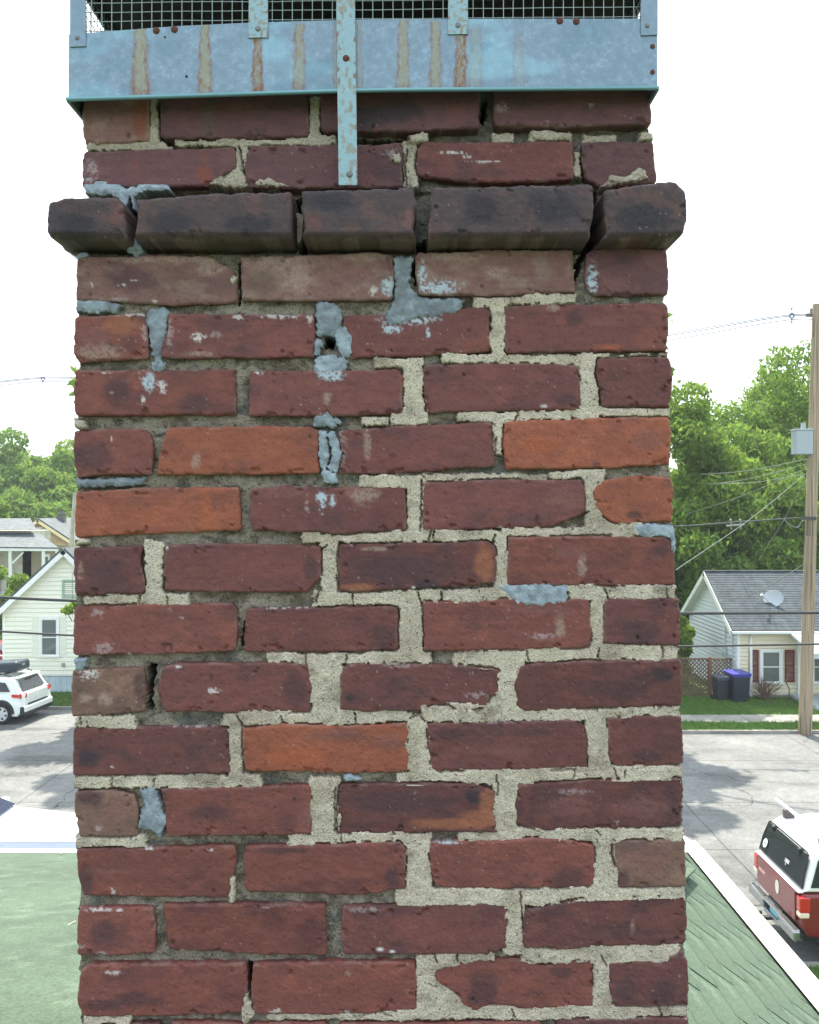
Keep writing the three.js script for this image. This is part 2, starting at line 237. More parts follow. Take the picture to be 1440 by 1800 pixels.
tree('understorey_tree', 'dark tree farther back seen through gaps between the sunny crowns', 'tree', { x: X(1320, 58), z: -58, h: 11.5, r: 5.5, low: 0, n: 18000, leaf: .26, tint: 'dark', s: 18, lumps: 34, sx: 1.3 });
tree('shrub', 'pale leafy shrub between the chimney edge and the lattice fence', 'shrub', { x: X(1197, 35.5), z: -35.5, h: 3.1, r: .75, low: 0, n: 5000, leaf: .09, tint: 'yellow', s: 20, lumps: 16, trunk: .06 });
// trees hidden by the chimney that throw the dappled shade over the street
tree('street_tree', 'broad street tree behind the chimney that dapples the street on the truck side', 'tree', { x: 5.4, z: -30.5, h: 17, r: 2.9, low: .24, n: 17000, leaf: .25, tint: 'green', s: 23 });
tree('street_tree', 'yard tree beside the white gable house shading the road near the white wagon', 'tree', { x: -8.8, z: -33, h: 18.5, r: 2.75, low: .24, n: 13000, leaf: .25, tint: 'green', s: 26 });
tree('street_tree', 'tall street tree behind the middle of the chimney shading the street', 'tree', { x: -1.5, z: -31.5, h: 16, r: 4.2, low: .3, n: 13000, leaf: .25, tint: 'green', s: 29 });
tree('street_tree', 'yard tree behind the chimney shading the flank of the cream house', 'tree', { x: 8.3, z: -40, h: 21, r: 2.75, low: .28, n: 11000, leaf: .25, tint: 'green', s: 33 });
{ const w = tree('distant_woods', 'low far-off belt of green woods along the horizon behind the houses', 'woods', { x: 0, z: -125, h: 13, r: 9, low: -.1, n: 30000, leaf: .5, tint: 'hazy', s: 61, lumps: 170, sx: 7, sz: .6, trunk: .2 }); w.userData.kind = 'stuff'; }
// far left
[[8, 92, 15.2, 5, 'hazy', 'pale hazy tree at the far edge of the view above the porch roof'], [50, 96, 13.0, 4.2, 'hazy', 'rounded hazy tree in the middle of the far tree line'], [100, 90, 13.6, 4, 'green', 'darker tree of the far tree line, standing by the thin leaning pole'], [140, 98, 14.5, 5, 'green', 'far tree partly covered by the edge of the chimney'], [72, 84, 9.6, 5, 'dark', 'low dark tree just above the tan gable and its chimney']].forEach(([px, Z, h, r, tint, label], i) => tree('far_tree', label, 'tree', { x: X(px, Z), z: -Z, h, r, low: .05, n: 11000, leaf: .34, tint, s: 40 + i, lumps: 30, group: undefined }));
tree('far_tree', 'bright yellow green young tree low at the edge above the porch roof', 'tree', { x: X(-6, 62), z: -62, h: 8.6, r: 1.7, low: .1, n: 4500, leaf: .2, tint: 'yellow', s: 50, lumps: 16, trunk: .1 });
tree('shrub', 'tall pale leafy shrub in front of the porch of the grey house', 'shrub', { x: X(2, 42), z: -42, h: 5.0, r: 1.15, low: 0, n: 6000, leaf: .11, tint: 'yellow', s: 52, lumps: 18, trunk: .07 });
tree('sprig', 'leafy green sprig poking out beside the chimney in front of the white gable', 'twig', { x: X(127, 20), z: -20, h: .34, r: .22, y0: EYE - 176 * 20 / F - .1, low: 0, n: 260, leaf: .07, tint: 'green', s: 55, lumps: 8, trunk: .012 });

// ---------------------------------------------------------------- houses
function clapboard(w, h, expo, cut) { // lapped boards on the xy plane, thick edge at the bottom, facing +z; cut(y) gives [x0, x1] of each course
  const out = []; for (let y = 0; y < h - .01; y += expo) { const y1 = Math.min(h, y + expo - .028), [a0, a1] = cut(y), [b0, b1] = cut(y1); if (b1 - b0 < .02 && a1 - a0 < .02) continue;
    const A = V3(a0, y, .045), B = V3(a1, y, .045), C = V3(b1, y1, .024), D = V3(b0, y1, .024); out.push(quad(A, B, C, D), quad(D, C, V3(b1, y1, 0), V3(b0, y1, 0)), quad(V3(a0, y, .0), V3(a1, y, .0), B, A)); } return out;
}
function courses(w, L, expo, t = .016) { // shingle courses on a slope lying in xz (z down the slope), thickness up +y
  const out = []; for (let z = 0; z < L - .01; z += expo) out.push(bx(0, w, 0, t, z, Math.min(L, z + expo)).rotateX(.0).translate(0, -t * .0, 0), bx(0, w, t, t + .010, Math.min(L, z + expo) - .05, Math.min(L, z + expo))); return out;
}
T.slate = tex(512, 512, (u, v) => { const n = fbm(u * 10, v * 10, 350, 5, 10), f = vn(u * 160, v * 160, 351, 160), c = .42 + .12 * n + .07 * f; return [c * .93, c * 1.0, c * 1.04]; }, true, .5);
const glassM = () => new THREE.MeshPhysicalMaterial({ color: new THREE.Color(.13, .15, .14), roughness: .06, specularIntensity: .6, side: THREE.DoubleSide });
const winGlass = glassM(), trimM = std(lin(228, 230, 226), { roughness: .5 });
function windowOn(parent, cx, y0, y1, w, z, { sash = trimM, face = 1 } = {}) { // facing +z at depth z; frame, sill, sashes, glass
  const f = .09, W = obj('window', [bx(cx - w / 2 - f, cx + w / 2 + f, y1, y1 + f, z, z + .05), bx(cx - w / 2 - f, cx - w / 2, y0, y1, z, z + .05), bx(cx + w / 2, cx + w / 2 + f, y0, y1, z, z + .05)], trimM, parent);
  obj('sill', [bx(cx - w / 2 - f - .03, cx + w / 2 + f + .03, y0 - .06, y0, z, z + .09)], trimM, W);
  const ym = (y0 + y1) / 2; obj('sash', [bx(cx - w / 2, cx + w / 2, ym - .02, ym + .02, z + .01, z + .038), bx(cx - w / 2, cx - w / 2 + .035, y0, y1, z + .008, z + .034), bx(cx + w / 2 - .035, cx + w / 2, y0, y1, z + .008, z + .034), bx(cx - w / 2 + .035, cx + w / 2 - .035, y0, y0 + .04, z + .008, z + .033), bx(cx - w / 2 + .035, cx + w / 2 - .035, y1 - .035, y1, z + .008, z + .033)], sash, W);
  obj('pane', [bx(cx - w / 2 + .03, cx + w / 2 - .03, y0 + .03, ym - .018, z + .012, z + .016)], winGlass, W); obj('pane', [bx(cx - w / 2 + .03, cx + w / 2 - .03, ym + .018, y1 - .03, z + .02, z + .024)], winGlass, W); return W;
}
{ // grey-roofed cream house on the right
  const ox = 12.2, zf = -33, H = thing('cream_house', 'small cream clapboard house with grey shingle roof, maroon shutters and a dish', 'house', [ox, 0, zf]);
  const w = 11, d = 5.6, eave = 2.75, ridge = 4.55, cream = std(lin(224, 215, 188), {}), pale = std(lin(206, 212, 214), {});
  obj('wall', [bx(0, w, 0, eave, -.12, -.02), bx(.0, .1, 0, eave, -d, -.12), bx(w - .1, w, 0, eave, -d, -.12), bx(.1, w - .1, 0, eave, -d, -d + .1), prism([[-d / 2 + .0, ridge - .05], [-d, eave], [0, eave]], .1).rotateY(Math.PI / 2).translate(0, 0, 0).scale(1, 1, -1).translate(0, 0, 0)].map(flat).slice(0, 4), cream, H);
  const fs = obj('front_siding', clapboard(w, eave, .15, () => [0, w]).map(g => g.translate(0, 0, -.02)), cream, H); fs.userData.kind = 'stuff';
  const gableCut = y => y <= eave ? [0, d] : [(y - eave) / (ridge - eave) * d / 2, d - (y - eave) / (ridge - eave) * d / 2];
  const gs = obj('gable_siding', clapboard(d, ridge, .16, gableCut).map(g => g.rotateY(-Math.PI / 2).translate(0, 0, -d)), pale, H); gs.userData.kind = 'stuff';
  obj('gable_wall', [flat(prism([[0, 0], [d, 0], [d, eave], [d / 2, ridge], [0, eave]], .1)).rotateY(-Math.PI / 2).translate(.1, 0, -d)], pale, H);
  obj('corner_board', [bx(-.03, .1, 0, eave, -.02, .03), bx(-.03, -.0, 0, eave, -.1, -.02)], trimM, H);
  const roofM = std([.5, .52, .54], { map: T.slate, roughness: .85 }), ov = .28, dx = -.32, run = d / 2 + ov, rise = (ridge - eave) / (d / 2) * run, sl = Math.hypot(run, rise), an = Math.atan2(rise, run), R = obj('roof', [place(bx(0, w + .6, -.06, 0, 0, sl), 0, 0, 0, an).translate(dx, ridge + .06, -d / 2), place(bx(0, w + .6, -.06, 0, -sl, 0), 0, 0, 0, -an).translate(dx, ridge + .06, -d / 2)], roofM, H);
  const rc = obj('shingle_course', courses(w + .58, sl, .15).map(g => place(g, 0, 0, 0, an).translate(dx + .01, ridge + .062, -d / 2)), roofM, R); rc.userData.kind = 'stuff';
  obj('ridge_cap', [bx(dx, w + .3, ridge + .05, ridge + .1, -d / 2 - .1, -d / 2 + .1, .02)], roofM, R);
  for (const s of [1, -1]) obj('rake_board', [place(bx(-.03, .02, -.2, -.005, s > 0 ? 0 : -sl, s > 0 ? sl : 0), 0, 0, 0, s * an).translate(dx, ridge + .06, -d / 2), place(bx(.02, .36, -.12, -.07, s > 0 ? 0 : -sl, s > 0 ? sl : 0), 0, 0, 0, s * an).translate(dx, ridge + .06, -d / 2)], trimM, R);
  const gy = ridge + .06 - rise; obj('gutter', [bx(dx, w + .3, gy - .12, gy - .02, -d / 2 + run, -d / 2 + run + .1, .02)], trimM, H);
  obj('downspout', [bx(.42, .52, .1, gy - .3, .03, .1, .015), tube([V3(.47, gy - .28, .07), V3(.47, gy - .2, .12), V3(.52, gy - .1, -d / 2 + run + .05)], .04, 8, 8)], trimM, H);
  const xw = px => X(px, 33) - ox, yw = py => EYE + (900 - py) * 33 / F;
  windowOn(H, xw(1355), yw(1199), yw(1145), .66, .02); windowOn(H, xw(1441), yw(1199), yw(1145), .5, .02); windowOn(H, 7.6, 1.0, 2.1, .7, .02);
  const maroon = std(lin(104, 30, 36), { roughness: .6 });
  for (const [a, b] of [[1316, 1333], [1379, 1396], [1402, 1417]]) { const x0 = xw(a), x1 = xw(b), y0 = yw(1199), y1 = yw(1142), S = [bx(x0, x0 + .05, y0, y1, .02, .05), bx(x1 - .05, x1, y0, y1, .02, .05), bx(x0 + .05, x1 - .05, y1 - .06, y1, .02, .05), bx(x0 + .05, x1 - .05, y0, y0 + .06, .02, .05), bx(x0 + .05, x1 - .05, (y0 + y1) / 2 - .03, (y0 + y1) / 2 + .03, .02, .05)]; for (let y = y0 + .07; y < y1 - .07; y += .045) S.push(bx(x0 + .05, x1 - .05, y, y + .03, .022, .042).rotateX(0)); obj('shutter', S, maroon, H); }
  // porch on the right
  const px0 = xw(1383), Pz = 2.2, porch = obj('porch', [slab(V3(px0, gy - .1, .02), V3(px0, gy - .62, Pz), V3(w, gy - .62, Pz), V3(w, gy - .1, .02), -.08), bx(px0, w, gy - .72, gy - .54, Pz - .02, Pz + .05), bx(px0 + .1, w, 0, .25, .03, Pz)], std(lin(178, 188, 192), { roughness: .6 }), H);
  for (const x of [xw(1401), px0 + .62, 5.6]) obj('post', [bx(x - .06, x + .06, .25, gy - (x === px0 + .62 ? .66 : .18), x === xw(1401) ? .12 : Pz - .14, x === xw(1401) ? .24 : Pz - .02, .01)], trimM, porch);
  obj('foundation', [bx(.02, w, 0, .22, -.02, .035)], concM, H);
  // electric service on the flank
  const grey = std(lin(176, 188, 190), { roughness: .5 });
  const meter = obj('electric_meter', [bx(-.14, -.02, 1.25, 1.85, -1.25, -.95, .02), place(cyl(.09, .09, .1, 20), -.16, 1.62, -1.1, 0, 0, Math.PI / 2)], grey, H);
  obj('conduit', [tube([V3(-.06, 1.85, -1.1), V3(-.06, 3.2, -1.1), V3(-.1, 3.35, -1.12)], .025, 12, 8), tube([V3(-.05, 0.1, -.95), V3(-.05, 1.3, -.95)], .02, 4, 8), tube([V3(-.05, .1, -.35), V3(-.05, 2.6, -.35)], .02, 4, 8), bx(-.09, -.02, 1.35, 1.6, -.75, -.6, .01)], grey, meter);
  obj('service_head', [place(new THREE.SphereGeometry(.07, 10, 8), -.14, 3.4, -1.15), bx(-.16, -.02, 3.2, 3.28, -1.2, -1.05)], grey, H);
}
{ // satellite dish on that roof
  const p = at(1352, 1072, 34.2), D = thing('satellite_dish', 'pale grey satellite dish on a short mast on the grey shingle roof', 'satellite dish', p.toArray()), m = std(lin(178, 186, 192), { roughness: .45 }), pts = []; for (let i = 0; i <= 10; i++) pts.push(new THREE.Vector2(.36 * i / 10, .085 * (i / 10) ** 2));
  const dish = new THREE.LatheGeometry(pts, 32).scale(1, 1, .9), ring = new THREE.TorusGeometry(.36, .012, 6, 36).rotateX(Math.PI / 2).scale(1, 1, .9).translate(0, .085, 0);
  const q = new THREE.Quaternion().setFromUnitVectors(V3(0, 1, 0), V3(-.35, .42, .85).normalize()); const d = obj('reflector', [dish.applyQuaternion(q).translate(.12, .42, .1), ring.applyQuaternion(q).translate(.12, .42, .1)], m, D);
  obj('mast', [bar(V3(0, -.12, 0), V3(.05, .32, 0), .025), bar(V3(.05, .3, 0), V3(.12, .42, .09), .03), bx(-.1, .1, -.14, -.1, -.1, .1)], m, D);
  obj('feed_arm', [bar(V3(.08, .2, .06), V3(-.42, .56, .5), .018), bar(V3(-.40, .55, .48), V3(-.5, .64, .52), .055, .06)], m, D);
}
{ // white gable house on the left
  const Z = 34, ox = X(117, Z), H = thing('white_gable_house', 'white clapboard house with steep gable, louvred vent and sash window', 'house', [ox, 0, -Z]), hw = 2.42, pk = 5.55, ev = 3.3, white = std(lin(232, 232, 214), {}), cut = y => y <= ev - .75 ? [-hw, hw] : [-hw * (pk - .75 - y) / (pk - ev), hw * (pk - .75 - y) / (pk - ev)];
  const y0 = .78, yw = py => EYE + (900 - py) * Z / F, xw = px => X(px, Z) - ox;
  const sd = obj('siding', clapboard(0, pk - y0, .17, cut).map(g => g.translate(0, y0, 0)), white, H); sd.userData.kind = 'stuff';
  obj('gable_wall', [flat(prism([[-hw, y0], [hw, y0], [hw, ev], [0, pk], [-hw, ev]], .1)).translate(0, 0, -.1)], white, H);
  obj('wall', [bx(-hw, -hw + .1, y0, ev, -8, -.1), bx(hw - .1, hw, y0, ev, -8, -.1), bx(-hw + .1, hw - .1, y0, ev, -8, -7.9)], white, H);
  const sk = []; for (let x = -hw; x < hw - .01; x += .22) obj('skirting_board', [bx(x, Math.min(hw, x + .212), .02, y0 - .02 - .0, -.05, -.02 - .008 * rnd())], std(lin(196, 212, 220), { map: T.grain }), H);
  obj('base_trim', [bx(-hw, hw, y0 - .05, y0 + .02, -.02, .03)], trimM, H);
  obj('corner_board', [bx(-hw - .02, -hw + .1, y0, ev, 0, .035)], trimM, H);
  const an = Math.atan2(pk - ev, hw), sl = Math.hypot(pk - ev, hw) + .36, roofM = std([.6, .6, .6], { map: T.slate }), R = obj('roof', [-1, 1].map(s => place(bx(0, sl, 0, .08, -8.2, .34), 0, 0, 0, 0, 0, -an).scale(s, 1, 1).translate(0, pk + .02, 0)), roofM, H);
  for (const s of [-1, 1]) obj('rake_board', [place(bx(0, sl, -.17, .0, .3, .35), 0, 0, 0, 0, 0, -an).scale(s, 1, 1).translate(0, pk + .02, 0), place(bx(0, sl, -.05, -.01, 0, .3), 0, 0, 0, 0, 0, -an).scale(s, 1, 1).translate(0, pk + .02, 0)], trimM, R);
  windowOn(H, xw(87.5), yw(1152), yw(1088), .6, .03);
  const curtain = std(lin(206, 200, 178), { roughness: 1 });
  { const a = xw(110), b = xw(140), c0 = yw(1049), c1 = yw(1022), V = obj('vent', [bx(a, b, c1, c1 + .07, .02, .07), bx(a, b, c0 - .07, c0, .02, .07), bx(a, a + .08, c0, c1, .02, .07), bx(b - .08, b, c0, c1, .02, .07)], std(lin(150, 176, 156)), H); for (let y = c0 + .01; y < c1 - .03; y += .075) obj('louvre', [place(bx(a + .08, b - .08, -.006, .006, -.03, .03), 0, y + .03, .03, .6)], std(lin(168, 186, 166)), V); }
  for (const [a, b] of [[57, 69], [105, 118]]) obj('shutter', [bx(xw(a), xw(b), yw(1152), yw(1082), .02, .042), ...[...Array(14)].map((_, i) => bx(xw(a) + .03, xw(b) - .03, yw(1150) + i * .105, yw(1150) + i * .105 + .07, .042, .05))], std(lin(222, 224, 206)), H);
  obj('tap_box', [bx(xw(110), xw(115), yw(1172), yw(1165), .02, .1, .01)], std(lin(150, 150, 140)), H);
}
{ // tan gable house farther back
  const Z = 62, ox = X(70, Z), H = thing('tan_house', 'tan gable house with twin upper windows and small roof chimney far behind', 'house', [ox, 0, -Z]), yw = py => EYE + (900 - py) * Z / F, xw = px => X(px, Z) - ox, pk = yw(913), ev = yw(945), hw = 1.95, tan = std(lin(192, 164, 128), { map: T.grain });
  obj('gable_wall', [flat(prism([[-hw - .1, 0], [hw + .1, 0], [hw + .1, ev], [0, pk - .1], [-hw - .1, ev]], .12)).translate(0, 0, -.12)], tan, H); obj('wall', [bx(-hw, -hw + .1, 0, ev - .1, -8, -.12), bx(hw - .1, hw, 0, ev - .1, -8, -.12)], tan, H);
  const an = Math.atan2(pk - ev, hw), sl = Math.hypot(pk - ev, hw) + .45, roofM = std([.6, .6, .6], { map: T.slate }), R = obj('roof', [-1, 1].map(s => place(bx(0, sl, 0, .1, -8.3, .35), 0, 0, 0, 0, 0, -an).scale(s, 1, 1).translate(0, pk, 0)), roofM, H);
  for (const s of [-1, 1]) obj('rake_board', [place(bx(0, sl, -.2, -.002, .3, .36), 0, 0, 0, 0, 0, -an).scale(s, 1, 1).translate(0, pk, 0)], std(lin(232, 214, 170)), R);
  obj('chimney', [bx(.1, .55, pk - .6, pk + .32, -3.4, -2.9), bx(.04, .61, pk + .32, pk + .4, -3.46, -2.84), place(cyl(.2, .16, .2, 12), .32, pk + .52, -3.15), place(cyl(.02, .26, .08, 12), .32, pk + .66, -3.15)], std(lin(120, 116, 112), { map: T.grain }), R);
  windowOn(H, xw(67), yw(951), yw(931), .34, .02); windowOn(H, xw(81), yw(951), yw(932), .34, .02);
  obj('gable_ornament', [bx(-.22, .22, pk - .62, pk - .56, .01, .05), bx(-.12, -.08, pk - .9, pk - .62, .01, .04), bx(.08, .12, pk - .9, pk - .62, .01, .04)], trimM, H);
}
{ // grey porch house
  const Z = 50, ox = X(0, Z), H = thing('porch_house', 'house with grey hip roof and open white porch behind the white gable', 'house', [ox, 0, -Z]), yw = py => EYE + (900 - py) * Z / F, xw = px => X(px, Z) - ox, roofM = std([.72, .72, .7], { map: T.slate }), wallM = std(lin(200, 196, 180), { map: T.grain });
  obj('wall', [bx(-6, xw(26), 0, yw(935), -5, -2.2)], wallM, H);
  obj('roof', [quad(V3(-7, yw(932), -1.6), V3(xw(44), yw(932), -1.6), V3(xw(0), yw(912), -4), V3(-7, yw(912), -4)), slab(V3(-7, yw(958), .4), V3(xw(108), yw(962), .4), V3(xw(40), yw(938), -2.2), V3(-7, yw(938), -2.2), .08)], roofM, H);
  const po = obj('porch', [bx(-7, xw(106), yw(968), yw(962), .28, .38), bx(-7, xw(106), yw(1052), yw(1046), -2.2, .35)], trimM, H);
  for (const px of [22, 80, 104]) obj('post', [bx(xw(px) - .07, xw(px) + .07, yw(1046), yw(968), .2, .34)], trimM, po);
  obj('brace', [beam(V3(xw(25), yw(990), .26), V3(xw(45), yw(970), .26), .05, .08)], trimM, po);
  obj('porch_wall', [bx(xw(10), xw(106), yw(1046), yw(960), -2.3, -2.2)], std(lin(150, 140, 118)), H);
  const dr = obj('door', [bx(xw(48), xw(60), yw(1030), yw(977), -2.2, -2.15)], trimM, H); obj('pane', [bx(xw(51), xw(57), yw(1012), yw(982), -2.15, -2.14)], winGlass, dr);
  const rl = []; for (let px = 24; px < 100; px += 4) rl.push(bx(xw(px) - .015, xw(px) + .015, yw(1046), yw(1024), .24, .28)); obj('railing', [...rl, bx(xw(22), xw(104), yw(1024), yw(1021), .22, .3)], trimM, po);
}

// ---------------------------------------------------------------- yard things by the cream house
{ // lattice fence
  const p = at(1222, 1225, 33.4), H = thing('lattice_fence', 'brown lattice fence beside the cream house behind the bins', 'fence', [p.x, .09, p.z]), m = std(lin(122, 98, 78), { map: T.grain }), sl = []; const w0 = -1.4, w1 = 1.55, h = 1.35;
  for (let t = w0 - h; t < w1; t += .15) for (const s of [1, -1]) { const a = s > 0 ? [t, .08] : [t + h - .08, .08], b = s > 0 ? [t + h - .08, h] : [t, h]; const c = (q, r) => { const u = (q[0] - r[0]); return q; }; let [x0, y0] = a, [x1, y1] = b; const cl = (x, y, X2, Y2) => { if (x < w0) return [w0, y + (w0 - x) / (X2 - x) * (Y2 - y)]; if (x > w1) return [w1, y + (w1 - x) / (X2 - x) * (Y2 - y)]; return [x, y]; }; const A = cl(x0, y0, x1, y1), B = cl(x1, y1, x0, y0); if (Math.hypot(A[0] - B[0], A[1] - B[1]) < .1 || A[1] < 0 || B[1] < 0 || A[1] > 1.4 || B[1] > 1.4) continue; sl.push(beam(V3(A[0], A[1], s * .008), V3(B[0], B[1], s * .008), .012, .04)); }
  const L = obj('lattice', sl, m, H); L.userData.kind = 'stuff'; obj('rail', [bx(w0, w1, h, h + .06, -.04, .04)], m, H); obj('rail', [bx(w0, w1, .03, .09, -.03, .03)], m, H);
  for (const x of [w0, .55, w1]) obj('post', [bx(x - .06, x + .06, 0, h + .1, -.07, .07, .01)], std(lin(134, 96, 78), { map: T.grain }), H);
}
function bin(name, label, px, py, Z, w, h, body, lidc) {
  const p = at(px, py, Z), H = thing(name, label, 'bin', [p.x, .095, p.z], .15); const b = std(body, { roughness: .5 }), g = flat(new RoundedBoxGeometry(w, h, w * 1.05, 3, .04)).translate(0, h / 2 + .03, 0); const q = g.attributes.position; for (let i = 0; i < q.count; i++) { const t = q.getY(i) / h, k = .8 + .2 * t; q.setX(i, q.getX(i) * k); q.setZ(i, q.getZ(i) * k); } g.computeVertexNormals();
  obj('body', [g], b, H); const lid = obj('lid', [place(new RoundedBoxGeometry(w * 1.08, .09, w * 1.16, 3, .035), 0, h + .06, 0, .05), bx(-w * .5, w * .5, h - .05, h + .02, w * .48, w * .56, .02)], std(lidc, { roughness: .38 }), H);
  obj('handle', [tube([V3(-w * .35, h - .08, -w * .55), V3(-w * .35, h - .02, -w * .68), V3(w * .35, h - .02, -w * .68), V3(w * .35, h - .08, -w * .55)], .018, 16, 6)], b, H); for (const s of [-1, 1]) obj('wheel', [place(cyl(.11, .11, .06, 18), s * w * .46, .1, -w * .42, 0, 0, Math.PI / 2)], std(lin(24, 24, 26)), H); return H;
}
bin('wheeled_bin', 'dark bin with a bright blue lid under the shuttered window wall', 1296, 1236, 32.4, .68, .98, lin(26, 34, 50), lin(54, 52, 150));
bin('wheeled_bin', 'small dark grey bin standing against the lattice fence', 1267, 1236, 32.5, .48, .82, lin(36, 42, 52), lin(70, 76, 88));
{ // bare shrub
  seed = 991; const p = at(1346, 1232, 32.4), H = thing('bare_shrub', 'bare twiggy brown shrub under the window of the cream house', 'shrub', [p.x, .09, p.z]), tw = [], lf = [];
  for (let k = 0; k < 70; k++) { const a = rnd() * 6.28, l = rr(.35, .85), d = rr(.15, .6), e = V3(Math.cos(a) * d, l, Math.sin(a) * d * .5); tw.push(tube([V3(rr(-.1, .1), 0, 0), e.clone().multiplyScalar(.5).add(V3(rr(-.08, .08), .08, 0)), e], .009, 6, 4)); const f = e.clone().add(V3(rr(-.2, .2), rr(-.1, .15), rr(-.1, .1))); tw.push(bar(e.clone().multiplyScalar(.8), f, .006, .003, 4)); }
  obj('twigs', tw, std(lin(112, 88, 74)), H); obj('stem', [tube([V3(.75, 0, .1), V3(.82, .45, .1), V3(.7, .75, .1), V3(.85, 1.0, .1)], .022, 12, 6)], std(lin(110, 84, 70)), H);
}
// ---------------------------------------------------------------- poles, wires
T.wood = tex(256, 1024, (u, v) => { const n = fbm(u * 24, v * 5, 360, 5), f = fbm(u * 60, v * 14, 361, 3), s = sst(.25, .4, fbm(u * 14, v * 3, 362, 4)), c = .72 + .16 * n + .1 * f - .22 * s; return [c, c * .89, c * .74]; }, true, 2, .16);
const poleM = std([.7, .7, .7], { map: T.wood, roughness: .9 });
{
  const Z = 28, b = at(1415, 1288, Z), t = at(1437, 533, Z), H = thing('utility_pole', 'tall weathered wooden utility pole with a pale box standing at the kerb', 'utility pole', [b.x, 0, b.z]), q = t.clone().sub(b);
  obj('pole', [bar(V3(0, -.1, 0), q, .205, .145, 20)], poleM, H);
  const on = (py, dx = 0, dz = .22) => { const s = (1288 - py) / 755; return q.clone().multiplyScalar(s).add(V3(dx, 0, dz)); };
  { const c = at(1410, 776, Z).sub(b); obj('transformer_box', [bx(c.x - .27, c.x + .27, c.y - .38, c.y + .38, -.2, .2, .03), bx(c.x - .29, c.x + .29, c.y + .37, c.y + .42, -.22, .22, .015), bx(c.x + .25, c.x + .5, c.y - .1, c.y + .1, -.05, .05), bx(c.x - .02, c.x + .1, c.y + .42, c.y + .62, -.05, .05)], std(lin(158, 168, 172), { roughness: .45 }), H); }
  obj('crossarm', [bx(q.x - .25, q.x + 1.2, q.y - .34, q.y - .24, -.28, -.16)], poleM, H);
  obj('insulator', [place(cyl(.05, .04, .16, 12), q.x + .5, q.y - .16, -.22), place(cyl(.05, .04, .16, 12), q.x - .1, q.y - .16, -.22)], std(lin(120, 120, 116), { roughness: .3 }), H);
  obj('clamp', [bx(-.2, .25, on(909).y - .05, on(909).y + .05, .16, .26)], std(lin(70, 72, 72)), H);
}
{ const Z = 45, b = at(121, 965, Z), t = at(128, 866, Z); const H = thing('utility_pole', 'thin pale leaning pole behind the peak of the white gable', 'utility pole', [b.x - .15, 0, b.z]); const lean = V3((t.x - b.x) * 1.6 + .15, t.y, 0); obj('pole', [bar(V3(-.1, -.1, 0), lean, .13, .1, 14)], std(lin(196, 188, 168), { map: T.grain }), H); obj('guy_wire', [bar(lean.clone().multiplyScalar(.8), V3(.62, 3.6, .1), .02)], std(lin(210, 205, 180)), H); }
const wireM = std(lin(84, 88, 86), { roughness: .6 }), darkW = std(lin(52, 54, 54), { roughness: .6 }), paleW = std(lin(122, 128, 120), { roughness: .5 });
function wire(name, label, pts, r, m = wireM, cat = 'cable', group) { const o = obj(name, tube(pts, r, 90, 6), m); tag(o, label, cat, group); return o; }
// two thick cables crossing the street in front of the houses
wire('power_cable', 'upper thick dark cable crossing in front of both houses', [at(-60, 1047, 18), at(0, 1050, 18), at(130, 1056, 18), at(500, 1068, 18), at(900, 1076, 18), at(1200, 1078, 18), at(1440, 1077, 18), at(1520, 1076, 18)], .034, darkW);
wire('power_cable', 'lower thick dark cable crossing in front of both houses', [at(-60, 1107, 18.4), at(0, 1110, 18.4), at(130, 1117, 18.4), at(500, 1130, 18.4), at(900, 1137, 18.4), at(1200, 1136, 18.4), at(1440, 1132, 18.4), at(1520, 1130, 18.4)], .023, darkW);
wire('power_line', 'middle line with a white clamp running in front of the green trees', [at(300, 935, 28.2), at(800, 932, 28.2), at(1190, 925, 28.2), at(1290, 918, 28.2), at(1440, 908, 28.2), at(1540, 902, 28.2)], .024);
{ const c = at(1291, 922, 28.1), H = thing('line_clamp', 'white double clamp hanging on the middle line before the trees', 'clamp', c.toArray()); obj('rod', [bar(V3(-.27, -.05, .05), V3(.3, -.0, .05), .03)], paleW, H); for (const x of [-.12, .18]) obj('hook', [bar(V3(x, -.16, .05), V3(x, .14, .02), .022), place(new THREE.SphereGeometry(.045, 8, 6), x, .13, .02)], paleW, H); }
const pole = py => at(1437 - 22 * (py - 533) / 755 - 4, py, 28.0);
for (const [x0, y0, y1, label, Z0] of [[1188, 1002, 826, 'thin service wire running from the pole down to the chimney edge', 20], [1334, 984, 826, 'thin wire from the pole dropping to the grey roof', 31], [1205, 904, 820, 'slack thin wire crossing the tree crowns high behind the pole', 36], [1230, 834, 806, 'topmost thin wire across the dark tree hollow', 40], [1240, 852, 814, 'middle thin wire across the dark tree hollow', 40], [1256, 846 + 4, 832, 'lowest thin wire across the dark tree hollow', 40]]) { const a = at(x0, y0, Z0), b = pole(y1), m = a.clone().lerp(b, .5).add(V3(0, -.12, 0)); wire('service_wire', label, [a, m, b], Z0 < 25 ? .008 : .011, paleW); }
{ const a = at(1262, 1058, 34), b = at(1420, 988, 28.1); wire('service_wire', 'service drop from the pole to the bracket on the cream house flank', [a, a.clone().lerp(b, .5).add(V3(0, -.25, 0)), b], .013, paleW); }
wire('hanging_wire', 'short pale loop of slack wire beside the pole under the middle line', [at(1378, 912, 28.1), at(1388, 922, 28.1), at(1402, 927, 28.1), at(1409, 918, 28.1), at(1420, 910, 28.1)], .018, paleW);
